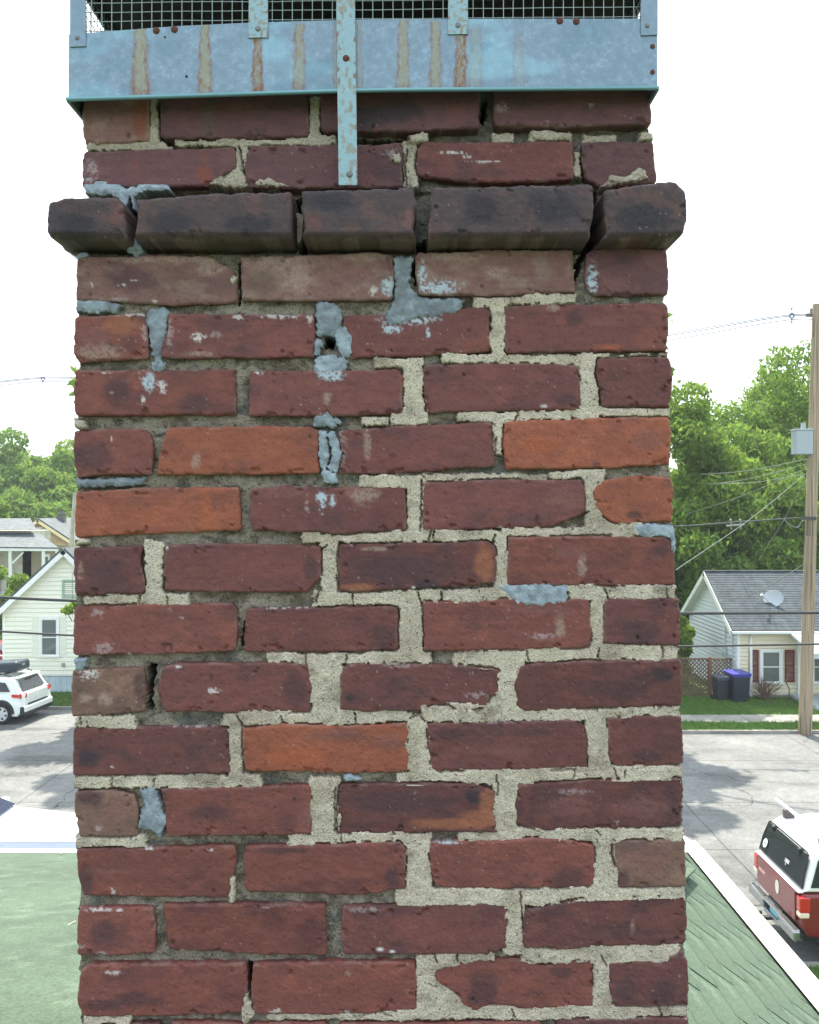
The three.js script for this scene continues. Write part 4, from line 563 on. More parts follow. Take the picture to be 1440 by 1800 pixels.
// a sheet of small faces over an outline, with its rim snapped to the outline and a skirt going back
function sheet(b, step, zf, cf, back, D) {
  const [x0, y0, x1, y1] = [b.bb[0] - 6, b.bb[1] - 6, b.bb[2] + 6, b.bb[3] + 6], nx = Math.ceil((x1 - x0) / step) + 1, ny = Math.ceil((y1 - y0) / step) + 1;
  const S = new Float32Array(nx * ny);
  for (let j = 0; j < ny; j++) for (let i = 0; i < nx; i++) S[j * nx + i] = brickS(b, x0 + i * step, y0 + j * step);
  const id = new Int32Array(nx * ny).fill(-1), pos = [], col = [], uv = [], idx = [], PX = [];
  const k = D / F, cx = (b.bb[0] + b.bb[2]) / 2, cy = (b.bb[1] + b.bb[3]) / 2;
  const vert = q => {
    if (id[q] >= 0) return id[q];
    const i = q % nx, j = (q - i) / nx; let x = x0 + i * step, y = y0 + j * step, s = S[q];
    if (s < 0) { const e = .7, gx = brickS(b, x + e, y) - s, gy = brickS(b, x, y + e) - s, L = Math.hypot(gx, gy) || 1, m = Math.min(-s, 1.7 * step); x += gx / L * m; y += gy / L * m; s = 0; }
    const c = cf(x, y, s); pos.push((x - cx) * k, (cy - y) * k, zf(x, y, s)); col.push(...c); uv.push(x * K0, -y * K0); PX.push([x, y]);
    return id[q] = PX.length - 1;
  };
  for (let j = 0; j < ny - 1; j++) for (let i = 0; i < nx - 1; i++) {
    const q = j * nx + i; if (S[q] < 0 && S[q + 1] < 0 && S[q + nx] < 0 && S[q + nx + 1] < 0) continue;
    const a = vert(q), bb = vert(q + 1), d = vert(q + nx), c = vert(q + nx + 1); idx.push(a, d, c, a, c, bb);
  }
  const E = new Map(); for (let t = 0; t < idx.length; t += 3) for (let e = 0; e < 3; e++) { const u = idx[t + e], v = idx[t + (e + 1) % 3], r = v * 1e6 + u; if (E.has(r)) E.delete(r); else E.set(u * 1e6 + v, [u, v]); }
  const dup = new Map(), rim = u => { if (dup.has(u)) return dup.get(u); const n = pos.length / 3; for (const z of [pos[3 * u + 2], back]) { pos.push(pos[3 * u], pos[3 * u + 1], z); col.push(col[3 * u], col[3 * u + 1], col[3 * u + 2]); uv.push(uv[2 * u] + (z === back ? .05 : 0), uv[2 * u + 1] + (z === back ? .05 : 0)); } dup.set(u, n); return n; };
  for (const [u, v] of E.values()) { const a = rim(u), c = rim(v); idx.push(a, a + 1, c + 1, a, c + 1, c); }
  const g = new THREE.BufferGeometry(); g.setAttribute('position', new THREE.Float32BufferAttribute(pos, 3)); g.setAttribute('color', new THREE.Float32BufferAttribute(col, 3)); g.setAttribute('uv', new THREE.Float32BufferAttribute(uv, 2)); g.setIndex(idx); g.computeVertexNormals();
  return { g, centre: V3((cx - 720) * k, EYE + (900 - cy) * k, -D) };
}
const CH = thing('brick_chimney', 'weathered red brick chimney with patched mortar filling the middle of the view', 'chimney', [0, 5.9, -D0 - .38]);
const inCH = v => v.clone().sub(CH.position);
const brickMat = new THREE.MeshStandardMaterial({ vertexColors: true, map: T.brick, bumpMap: T.brickB, bumpScale: .0009, roughness: .82 });
const daubMat = new THREE.MeshStandardMaterial({ vertexColors: true, map: T.daub, bumpMap: T.daubB, bumpScale: .0016, roughness: .9 });
const mortarMat = new THREE.MeshStandardMaterial({ vertexColors: true, map: T.mortar, bumpMap: T.mortarB, bumpScale: .0022, roughness: .97 });
const BK = 1.17;   // from how clay looks in the photograph's shade to its own colour
function brickCol(b) {
  const A = TONE[b.tone].map(c => lin(...c, BK)), s = b.seed, j = .9 + .2 * hash(s, 3, 3);
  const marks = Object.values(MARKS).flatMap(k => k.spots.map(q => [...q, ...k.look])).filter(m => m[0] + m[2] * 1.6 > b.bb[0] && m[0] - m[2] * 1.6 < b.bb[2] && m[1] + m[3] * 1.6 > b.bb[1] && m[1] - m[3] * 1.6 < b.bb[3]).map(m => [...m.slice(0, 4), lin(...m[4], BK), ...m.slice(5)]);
  return (x, y, sd) => {
    const n1 = fbm(x / 70, y / 38, s, 4), n2 = fbm(x / 34, y / 20, s + 7, 4), n3 = fbm(x / 7, y / 5, s + 9, 3), n4 = vn(x / 2.6, y / 2.2, s + 11);
    let c = mix3(A[0], A[1], sst(.02, .5, n1) * .62); c = mix3(c, A[2], sst(.05, .45, n2) * .42);
    const g = j * (1 + .10 * n3 + .06 * n4 + .05 * vn(x / 60, y / 3, s + 3)); c = [c[0] * g, c[1] * g, c[2] * g];
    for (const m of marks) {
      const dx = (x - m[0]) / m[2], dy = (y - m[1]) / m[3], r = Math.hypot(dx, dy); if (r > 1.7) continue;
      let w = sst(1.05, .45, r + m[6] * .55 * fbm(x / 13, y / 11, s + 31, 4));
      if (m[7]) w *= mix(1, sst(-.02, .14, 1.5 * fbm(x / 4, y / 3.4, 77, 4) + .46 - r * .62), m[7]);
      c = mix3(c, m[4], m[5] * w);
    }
    // lime film and mortar dust caught on the arrises
    const e = sst(5, .5, sd + 3 * n3) * sst(.05, .4, fbm(x / 22, y / 22, 91, 3) + .12); c = mix3(c, lin(150, 128, 116, BK), e * .3);
    const fl = fbm(x / 3, y / 3, 55, 2); if (fl > .52) c = mix3(c, lin(176, 156, 148, BK), sst(.52, .6, fl) * .55 * sst(-.1, .3, fbm(x / 60, y / 60, 57, 2)));
    const pt = vn(x / 4.2, y / 3.6, s + 58); if (pt > .72) c = c.map(v => v * (1 - .22 * sst(.72, .92, pt)));
    if (fl < -.5) c = mix3(c, lin(58, 36, 36, BK), sst(-.5, -.58, fl) * .7);
    return c;
  };
}
for (const b of BRICKS) {
  const D = D0 - (b.o.c ? .042 : 0), s = b.seed, R = b.o.c ? 9 : 3.6, Rm = b.o.c ? .006 : .003;
  const tx = (hash(s, 2, 9) - .5) * .003, ty = (hash(s, 4, 9) - .5) * .003, cx = (b.bb[0] + b.bb[2]) / 2, cy = (b.bb[1] + b.bb[3]) / 2;
  const off = (b.p - (b.o.c ? 42 : 0)) / 1000;
  const z = (x, y, sd) => {
    const rr_ = R * (1 + .5 * vn(x / 18, y / 18, s + 40)), t = clamp(sd / rr_), low = (y - b.bb[3] + 13) / 13;
    let Z = off + tx * (x - cx) / 100 + ty * (y - cy) / 40 + .0011 * fbm(x / 50, y / 40, s + 50, 3) + .00035 * vn(x / 6, y / 6, s + 51) + .00025 * vn(x / 3, y / 3, s + 52);
    Z -= Rm * (1 - Math.sqrt(Math.max(0, 1 - (1 - t) * (1 - t)))) * (1 + .35 * vn(x / 25, y / 25, s + 53));
    const pit = vn(x / 4.2, y / 3.6, s + 58); if (pit > .7) Z -= .0005 * sst(.7, .92, pit);
    const chip = fbm(x / 16, y / 14, s + 60, 3) - sd / 60; if (chip > .24) Z -= .0032 * sst(.24, .34, chip);
    if (b.o.c && low > 0) Z -= .007 * sst(.05, 1.1, low) ;   // worn slanting lower edge of the projecting course
    return Z;
  };
  const { g, centre } = sheet(b, 2.4, z, brickCol(b), -.1 - (b.o.c ? .04 : 0), D);
  const m = obj('brick', g, brickMat, CH); m.position.copy(inCH(centre));
}

{ // mortar: one height field over the whole face, split by what it is made of
  const X0 = 70, Y0 = 150, X1 = 1222, Y1 = 1892, st = 1.6, nx = Math.ceil((X1 - X0) / st) + 1, ny = Math.ceil((Y1 - Y0) / st) + 1, N = nx * ny;
  const BS = new Float32Array(N).fill(-30), SM = new Float32Array(N).fill(-9), SI = new Int16Array(N).fill(-1), PT = new Float32Array(N).fill(-9), PZ = new Float32Array(N), HO = new Float32Array(N).fill(-9), CR = new Float32Array(N).fill(9);
  const each = (bb, pad, fn) => { const i0 = Math.max(0, Math.floor((bb[0] - pad - X0) / st)), i1 = Math.min(nx - 1, Math.ceil((bb[2] + pad - X0) / st)), j0 = Math.max(0, Math.floor((bb[1] - pad - Y0) / st)), j1 = Math.min(ny - 1, Math.ceil((bb[3] + pad - Y0) / st)); for (let j = j0; j <= j1; j++) for (let i = i0; i <= i1; i++) fn(j * nx + i, X0 + i * st, Y0 + j * st); };
  for (const b of BRICKS) each(b.bb, 12, (q, x, y) => { const s = brickS(b, x, y); if (s > BS[q]) BS[q] = s; });
  for (const [x0, y0, x1, y1, z] of POINTED) { const P = [[x0, y0], [x1, y0], [x1, y1], [x0, y1]]; each([x0, y0, x1, y1], 6, (q, x, y) => { const s = ragged(P, x, y, 101); if (s > PT[q]) { PT[q] = s; PZ[q] = z / 1000; } }); }
  for (const [str, z] of LUMPS) { const P = soften(poly(str), 5); each(bbox(P), 6, (q, x, y) => { const s = ragged(P, x, y, 103); if (s > 0) { PT[q] = Math.max(PT[q], s); PZ[q] = z / 1000 + .0016 * sst(0, 6, s); } }); }
  SMEARS.forEach(([str], k) => { const P = soften(poly(str), 6); each(bbox(P), 10, (q, x, y) => { const s = ragged(P, x, y, 105) + 1.2 * vn(x / 5, y / 5, 106); if (s > SM[q]) { SM[q] = s; SI[q] = k; } }); });
  for (const str of HOLES) { const P = poly(str); each(bbox(P), 4, (q, x, y) => { HO[q] = Math.max(HO[q], ragged(P, x, y, 107)); }); }
  for (const c of CRACKS) for (let k = 0; k + 1 < c.length; k++) { const [a, b] = [c[k], c[k + 1]]; each(bbox([a, b]), 6, (q, x, y) => { const wx = x + 1.6 * vn(x / 6, y / 6, 109), wy = y + 1.6 * vn(x / 6, y / 6, 110), ex = b[0] - a[0], ey = b[1] - a[1], t = clamp(((wx - a[0]) * ex + (wy - a[1]) * ey) / (ex * ex + ey * ey)); CR[q] = Math.min(CR[q], Math.hypot(wx - a[0] - ex * t, wy - a[1] - ey * t)); }); }
  const OUT = soften(poly('0: 143,152 1142,152 1148,250 1154,325 1200,330 1202,400 1170,440 1172,540 1175,640 1180,740 1185,850 1188,950 1192,1060 1194,1160 1200,1260 1202,1370 1205,1480 1206,1590 1209,1690 1212,1800 1214,1890 140,1890 138,1790 137,1690 135,1590 133,1490 131,1390 130,1280 129,1170 130,1060 131,960 131,850 131,740 131,640 131,540 132,450 100,430 90,400 88,350 147,335 146,250'), 4);
  const pos = new Float32Array(N * 3), col = new Float32Array(N * 3), uv = new Float32Array(N * 2), keep = new Uint8Array(N), type = new Int16Array(N), outS = new Float32Array(N).fill(50);
  const pale = lin(212, 198, 177), paleD = lin(188, 173, 153), old = lin(154, 144, 128), oldD = lin(118, 108, 94), grey = lin(124, 130, 134, .95), ice = lin(174, 186, 193, .95);
  for (let j = 0; j < ny; j++) for (let i = 0; i < nx; i++) {
    const q = j * nx + i, x = X0 + i * st, y = Y0 + j * st;
    if (x < 175 || x > 1120) outS[q] = sdfPoly(OUT, x + 1.4 * warpX(x, y, 111), y);
    const lo = fbm(x / 26, y / 18, 120, 4), fi = fbm(x / 7, y / 7, 121, 4), gr = vn(x / 2.3, y / 2.3, 122);
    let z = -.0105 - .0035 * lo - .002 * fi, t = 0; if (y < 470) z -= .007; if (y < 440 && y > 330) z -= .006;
    z += .003 * sst(.1, .5, fi);
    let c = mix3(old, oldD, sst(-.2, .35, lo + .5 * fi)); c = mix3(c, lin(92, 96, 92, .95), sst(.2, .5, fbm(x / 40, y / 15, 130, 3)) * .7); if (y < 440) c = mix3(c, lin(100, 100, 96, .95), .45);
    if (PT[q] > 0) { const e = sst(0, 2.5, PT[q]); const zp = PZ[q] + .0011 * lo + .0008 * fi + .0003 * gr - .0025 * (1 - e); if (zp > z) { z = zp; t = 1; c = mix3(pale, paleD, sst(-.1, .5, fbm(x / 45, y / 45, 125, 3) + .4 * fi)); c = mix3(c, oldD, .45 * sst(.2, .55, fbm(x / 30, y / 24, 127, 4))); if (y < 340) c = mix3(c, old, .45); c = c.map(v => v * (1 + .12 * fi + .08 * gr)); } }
    // hairline gaps where mortar has let go of the brick
    const gap = fbm(x / 60, y / 60, 128, 3) + .25 * vn(x / 9, y / 9, 129); if (t === 1 && gap > .06 && BS[q] > -2.1 && BS[q] < 2.5) z -= .006 * sst(.06, .16, gap);
    if (CR[q] < 1.15 && t) z -= .008;
    if (SM[q] > 0) { const k = SI[q], tone = SMEARS[k][1], th = SM[q] + 3 * fi; const zs = -.0016 + .0022 * sst(-.5, 7, th) + .0017 * fbm(x / 11, y / 16, 131, 3) + .0005 * gr; const zc = y > 325 && y < 440 ? zs + .004 : zs; if (zc > z) { z = zc; t = 2 + k; c = mix3(grey, ice, clamp(tone * .8 + .7 * fbm(x / 12, y / 10, 132, 3))); c = c.map(v => v * (1 + .10 * fi + .03 * gr)); } }
    if (HO[q] > 0) { z = -.075; t = 0; c = lin(60, 54, 48, .9); }
    const over = t >= 2 ? SM[q] : (t === 1 && PZ[q] > 0 ? PT[q] : -1);
    keep[q] = outS[q] >= 0 && (BS[q] < 5 || over > -.5) ? 1 : 0; type[q] = t;
    pos[3 * q] = (x - 720) * K0; pos[3 * q + 1] = EYE + (900 - y) * K0 - CH.position.y; pos[3 * q + 2] = -D0 + z - CH.position.z;
    col[3 * q] = c[0]; col[3 * q + 1] = c[1]; col[3 * q + 2] = c[2]; uv[2 * q] = x * K0; uv[2 * q + 1] = -y * K0;
  }
  const nrm = new Float32Array(N * 3);
  for (let j = 1; j < ny - 1; j++) for (let i = 1; i < nx - 1; i++) { const q = j * nx + i, dx = (pos[3 * (q + 1) + 2] - pos[3 * (q - 1) + 2]) / (2 * st * K0), dy = (pos[3 * (q - nx) + 2] - pos[3 * (q + nx) + 2]) / (2 * st * K0), L = Math.hypot(dx, dy, 1); nrm[3 * q] = -dx / L; nrm[3 * q + 1] = -dy / L; nrm[3 * q + 2] = 1 / L; }
  const sets = new Map();
  for (let j = 1; j < ny - 2; j++) for (let i = 1; i < nx - 2; i++) {
    const q = j * nx + i, C = [q, q + nx, q + nx + 1, q + 1]; if (!C.every(c => keep[c])) continue;
    const t = Math.max(...C.map(c => type[c])); if (!sets.has(t)) sets.set(t, []); sets.get(t).push(C[0], C[1], C[2], C[0], C[2], C[3]);
    if (outS[q] < 4) for (const [a, b] of [[C[0], C[1]], [C[2], C[3]]]) { const side = a === C[0] ? q - 1 : q + 2; if (!keep[side] && outS[side] < 0) sets.get(t).push([a, b]); }
  }
  for (const [t, idx] of [...sets].sort((a, b) => a[0] - b[0])) {
    const map = new Map(), P = [], Cc = [], U = [], Nn = [], I = [];
    const add = (q, back = 0) => { const key = back ? -q - 1 : q; if (map.has(key)) return map.get(key); P.push(pos[3 * q], pos[3 * q + 1], back ? -D0 - .1 - CH.position.z : pos[3 * q + 2]); Cc.push(col[3 * q], col[3 * q + 1], col[3 * q + 2]); U.push(uv[2 * q] + back * .1, uv[2 * q + 1]); Nn.push(nrm[3 * q], nrm[3 * q + 1], nrm[3 * q + 2]); map.set(key, P.length / 3 - 1); return P.length / 3 - 1; };
    for (const e of idx) if (typeof e === 'number') I.push(add(e)); else { const [a, b] = e, A = add(a), B = add(b), A2 = add(a, 1), B2 = add(b, 1); I.push(A, A2, B2, A, B2, B); }
    const g = new THREE.BufferGeometry(); g.setAttribute('position', new THREE.Float32BufferAttribute(P, 3)); g.setAttribute('color', new THREE.Float32BufferAttribute(Cc, 3)); g.setAttribute('uv', new THREE.Float32BufferAttribute(U, 2)); g.setAttribute('normal', new THREE.Float32BufferAttribute(Nn, 3)); g.setIndex(I);
    const m = obj(t === 0 ? 'old_mortar' : t === 1 ? 'pointing_mortar' : 'cement_patch', g, t > 1 ? daubMat : mortarMat, CH);
    m.userData.label = t === 0 ? 'recessed weathered olive mortar in the older joints' : t === 1 ? 'pale gritty cement pointing set nearly flush with the bricks' : 'blue grey patching cement smeared over joint and brick';
  }
}
{ // flanks, back and core, seen only from the side
  const rows = []; for (const b of BRICKS) { const cy = (b.bb[1] + b.bb[3]) / 2; let r = rows.find(r => Math.abs(r.cy - cy) < 45); if (!r) rows.push(r = { cy, l: 1e9, r: -1e9, t: 0, n: 0, bo: 0, c: b.o.c }); r.l = Math.min(r.l, b.bb[0]); r.r = Math.max(r.r, b.bb[2]); r.t += b.bb[1]; r.bo += b.bb[3]; r.n++; r.cy = (r.t + r.bo) / 2 / r.n; }
  const wx = px => (px - 720) * K0, wy = py => EYE + (900 - py) * K0, P = CH.position;
  obj('core', [bx(wx(152), wx(1152), 5.9 - P.y, wy(440) - P.y, -D0 - .75 - P.z, -D0 - .085 - P.z), bx(wx(156), wx(1128), wy(440) - P.y, wy(120) - P.y, -D0 - .75 - P.z, -D0 - .085 - P.z)], std(lin(120, 110, 90), { bumpMap: T.mortarB, bumpScale: .001 }), CH);
  const cols = ['R', 'M', 'B', 'O', 'R', 'M'].map(k => std(lin(...TONE[k][0], BK), { map: T.brick, bumpMap: T.brickB, bumpScale: .001, roughness: .93 }));
  rows.push({ l: 140, r: 1214, t: 1898, bo: 1985, n: 1, low: 1 }, { l: 140, r: 1216, t: 2000, bo: 2088, n: 1, low: 1 }, { l: 140, r: 1218, t: 2102, bo: 2190, n: 1, low: 1 }, { l: 140, r: 1218, t: 2204, bo: 2292, n: 1, low: 1 });
  rows.forEach((r, i) => {
    const t = wy(r.t / r.n), bo = wy(r.bo / r.n), ex = r.c ? .03 : 0;
    for (const s of [0, 1]) for (let z = r.low ? .109 : .112 - (i % 2 ? .0 : .0) + ex, k = 0; z < .74; k++) {
      const L = Math.min(k === 0 && i % 2 ? .098 : .203, .76 - z), X = s ? wx(r.r) - .004 : wx(r.l) + .004;
      const m = obj('brick', flatUV(new RoundedBoxGeometry(.1, t - bo, L, 1, .003)), cols[Math.floor(hash(i, k, s) * 6)], CH);
      m.position.set(X + (s ? -.05 : .05) - P.x, (t + bo) / 2 - P.y, -D0 - z - L / 2 - P.z); z += L + .011;
    }
    if (r.low) for (let x = wx(r.l) + .004; x < wx(r.r) - .03; x += .214) { const Lx = Math.min(.203, wx(r.r) - .004 - x), m = obj('brick', flatUV(new RoundedBoxGeometry(Lx, t - bo, .098, 1, .003)), cols[Math.floor(hash(i, Math.floor(x * 99), 3) * 6)], CH); m.position.set(x + Lx / 2, (t + bo) / 2 - P.y, -D0 - .05 - P.z); }
  });
}
function flatUV(g) { return triUV(flat(g)); }

// ---------------------------------------------------------------- galvanised spark guard on top
{
  const DC = D0 - .03, k = DC / F, base = V3(0, EYE + 730 * k, -D0 - .38), P = (px, py, dz = 0) => V3((px - 720) * k, EYE + (900 - py) * k, -DC + dz).sub(base);
  const C = thing('spark_guard', 'galvanised sheet metal spark guard with wire mesh and rust runs crowning the chimney', 'chimney cap', base.toArray());
  const STREAK = [[247, 10, 18, 46, 166, .9], [360, 7, 14, 42, 166, .9], [453, 7, 11, 66, 160, 1], [526, 8, 12, 42, 160, .8], [708, 8, 12, 36, 160, .85], [765, 8, 11, 38, 160, .85], [810, 9, 12, 60, 158, 1], [836, 10, 14, 50, 160, .35], [912, 6, 14, 60, 158, .3], [590, 4, 5, 40, 165, .5], [632, 4, 6, 40, 165, .5]];
  const spangle = (x, y) => { const a = fbm(x / 9, y / 9, 201, 3), b = vn(x / 4, y / 3, 203), c = vn(x / 2, y / 2, 204); return .92 + .15 * a + .2 * sst(.1, .8, b) * sst(-.3, .4, a) + .07 * c; };
  const zinc = lin(133, 151, 163), rust = lin(124, 80, 52), rustL = lin(150, 141, 108), hole = lin(24, 22, 24);
  const toS = c => c.map(v => Math.pow(clamp(v), 1 / 2.2));
  const bandTex = tex(2048, 300, (u, v) => {
    const x = 116 + u * 1044, y = 182 - v * 156; let g = spangle(x, y), c = zinc.map(q => q * g);
    c = mix3(c, lin(150, 196, 206), sst(.1, .5, fbm(x / 120, y / 60, 206, 3)) * .35); c = mix3(c, lin(96, 126, 142), sst(.15, .5, fbm(x / 50, y / 40, 207, 4)) * .35);
    for (const [sx, w0, w1, y0, y1, a] of STREAK) { if (y < y0 - 3) continue; const w = mix(w0, w1, clamp((y - y0) / (y1 - y0))) , d = Math.abs(x - sx + 1.5 * vn(y / 12, sx, 208)) / w; if (d > 1.5) continue;
      const body = sst(1.4, .6, d + .3 * fbm(x / 5, y / 14, 209, 3)) * sst(-.75, .1, fbm(x / 2.5, y / 4, 212, 3) + .35), edge = sst(.4, .9, d + .25 * vn(x / 4, y / 16, 213)), gr = fbm(x / 3, y / 5, 210, 3); let rc = mix3(rustL, rust, clamp(edge * .75 + .55 * gr + (sx === 453 || sx === 810 ? .45 : 0) + .4 * sst(y1 - 24, y1, y))); c = mix3(c, rc, clamp(body * a * sst(y0 - 3, y0 + 3, y) * (.8 + .5 * gr))); }
    for (const [hx, hy, r] of [[290, 66, 2], [328, 135, 2.6]]) if (Math.hypot(x - hx, y - hy) < r) c = hole;
    return toS(c);
  });
  bandTex.wrapS = bandTex.wrapT = THREE.ClampToEdgeWrapping;
  const zincM = { metalness: .55, roughness: .5, side: THREE.DoubleSide };
  const bandMat = new THREE.MeshStandardMaterial({ map: bandTex, ...zincM }), sheetTex = tex(256, 256, (u, v) => toS(zinc.map(q => q * (.92 + .14 * fbm(u * 32, v * 32, 220, 4, 32)))), true, 6), plain = new THREE.MeshStandardMaterial({ map: sheetTex, ...zincM });
  const strapTex = tex(256, 1024, (u, v) => { const n = fbm(u * 6, v * 40, 230, 4), e = Math.abs(u - .5) * 2; let c = lin(146, 172, 176).map(q => q * (.95 + .14 * fbm(u * 20, v * 160, 231, 3))); c = mix3(c, lin(140, 128, 98), sst(.02, .4, n) * .7); c = mix3(c, rust, sst(.55, 1.1, e + n * .8) * .7 * sst(-.2, .3, fbm(u * 2, v * 14, 233, 3))); return toS(c); });
  strapTex.wrapS = strapTex.wrapT = THREE.ClampToEdgeWrapping;
  const strapMat = new THREE.MeshStandardMaterial({ map: strapTex, ...zincM, metalness: .45 });
  const pxUV = (g, x0, y0, x1, y1) => { const p = g.attributes.position, u = new Float32Array(p.count * 2); for (let i = 0; i < p.count; i++) { const px = (p.getX(i) + base.x) / k + 720, py = 900 - (p.getY(i) + base.y - EYE) / k; u[2 * i] = (px - x0) / (x1 - x0); u[2 * i + 1] = (y1 - py) / (y1 - y0); } g.setAttribute('uv', new THREE.BufferAttribute(u, 2)); return g; };
  const outline = (pts, t, z) => { const g = flat(prism(pts.map(([x, y]) => { const p = P(x, y); return [p.x, p.y]; }), t, .0004)); return g.translate(0, 0, P(0, 0).z + z); };
  const band = [[120, 178], [640, 162], [1156, 158], [1155, 30], [1123, 33], [900, 33], [640, 34], [435, 40], [310, 46], [150, 58], [121, 60]];
  obj('front_band', pxUV(outline(band, .0012, -.0012), 116, 26, 1160, 182), bandMat, C);
  obj('rolled_hem', [tube([P(118, 176, .002), P(300, 170.5, .0015), P(640, 160.5, .002), P(900, 158.5, .0025), P(1157, 156, .002)], .0028, 60, 8)], new THREE.MeshStandardMaterial({ color: new THREE.Color().setRGB(...lin(130, 172, 178)), map: T.grain, ...zincM, roughness: .4 }), C);
  const back = -.84;
  for (const [px, y0, y1] of [[120.6, 60, 178], [1155.4, 30, 158]]) { const a = P(px, y0), b = P(px, y1); obj('side_band', [bx(a.x - .0006, a.x + .0006, b.y, a.y, a.z + back, a.z - .0015), bar(V3(a.x, b.y, a.z + back), V3(a.x, b.y, a.z), .0026)], plain, C); }
  { const a = P(120, 55), b = P(1155, 165); obj('back_band', [bx(a.x, b.x, b.y, a.y, a.z + back - .001, a.z + back)], plain, C); }
  // wire mesh: four walls of half-inch hardware cloth
  const wires = [], r = .00062;
  const wall = (A, B, n) => { for (let i = 0; i <= n; i++) { const a = A.clone().lerp(B, i / n), w = .0012 * (rnd() - .5); wires.push(bar(a.clone().add(V3(w, -.014, 0)), a.clone().add(V3(-w, .098, 0)), r, r, 5)); } for (let j = 0; j < 9; j++) { const pts = []; for (let i = 0; i <= 12; i++) pts.push(A.clone().lerp(B, i / 12).add(V3(0, -.004 + j * .0115 + .0011 * (rnd() - .5), .0006 * (rnd() - .5)))); wires.push(tube(pts, r, 26, 5)); } };
  const fl = P(124, 46, -.004), fr = P(1151, 36, -.004), bl = fl.clone().add(V3(0, 0, back + .006)), br = fr.clone().add(V3(0, 0, back + .006));
  wall(fl, fr, 58); wall(fl, bl, 64); wall(fr, br, 64); wall(bl, br, 58);
  const wm = obj('wire_mesh', wires, std(lin(150, 160, 156), { metalness: .5, roughness: .5 }), C); wm.userData.kind = 'stuff';
  // lid
  { const a = P(116, -74), b = P(1160, -74); const y = a.y, z0 = a.z + .004, z1 = a.z + back - .006, lift = .03, m = V3((a.x + b.x) / 2, y + lift, (z0 + z1) / 2), p = [V3(a.x, y, z0), V3(b.x, y, z0), V3(b.x, y, z1), V3(a.x, y, z1)];
    obj('lid', [quad(p[0], p[1], m, m), quad(p[1], p[2], m, m), quad(p[2], p[3], m, m), quad(p[3], p[0], m, m), bx(a.x, b.x, y - .014, y, z0 - .001, z0), bx(a.x, b.x, y - .014, y, z1, z1 + .001), bx(a.x, a.x + .001, y - .014, y, z1, z0), bx(b.x - .001, b.x, y - .014, y, z1, z0)], std(lin(62, 62, 64), { roughness: .8 }), C); }
  // straps and their fixings
  const screw = (px, py, rad, z, m, parent = C) => { const p = P(px, py, z), g = new THREE.SphereGeometry(rad, 14, 8); g.scale(1, 1, .45); const s = obj('screw', [g, bx(-rad * .7, rad * .7, -rad * .13, rad * .13, 0, rad * .47).rotateZ(rnd() * 3)], m, parent); s.position.copy(p); return s; };
  const dull = std(lin(120, 120, 118), { metalness: .6, roughness: .5 }), rusty = std(lin(94, 56, 44), { roughness: .9, bumpMap: T.grit, bumpScale: .0006 });
  for (const [x0, x1, y1, sx, sy] of [[124, 152, 84, 137, 68], [1126, 1156, 64, 1137, 47]]) { const g = outline([[x0, y1], [x1, y1 - 1], [x1, -78], [x0, -78]], .0013, .0006); const s = obj('corner_strap', pxUV(g, x0 - 30, -500, x1 + 30, y1 + 400), plain, C); triUV(s.geometry); screw(sx, sy, .0032, .0022, dull); }
  for (const [x0, x1, y1, sx, sy] of [[437, 472, 68, 454, 52], [787, 823, 62, 805, 46]]) { obj('short_strap', pxUV(outline([[x0, y1], [x1, y1 - .5], [x1 - 1, -78], [x0 + 2, -78]], .0013, .0006), x0, -120, x1, y1 + 4), strapMat, C); screw(sx, sy, .0036, .0022, dull); }
  obj('long_strap', pxUV(outline([[596, 328], [629, 328], [625, 40], [624, -78], [591, -78], [592, 40]], .0016, .003), 590, -80, 630, 330), strapMat, C);
  screw(609, 106, .0042, .005, rusty); screw(615, 309, .0042, .005, dull);
  for (const [x, y] of [[275, 54], [307, 52], [984, 37], [1013, 38]]) screw(x, y, .0044, .0006, rusty);
  for (const [x, y] of [[1147, 82], [1147, 127]]) screw(x, y, .0032, .0006, rusty);
}
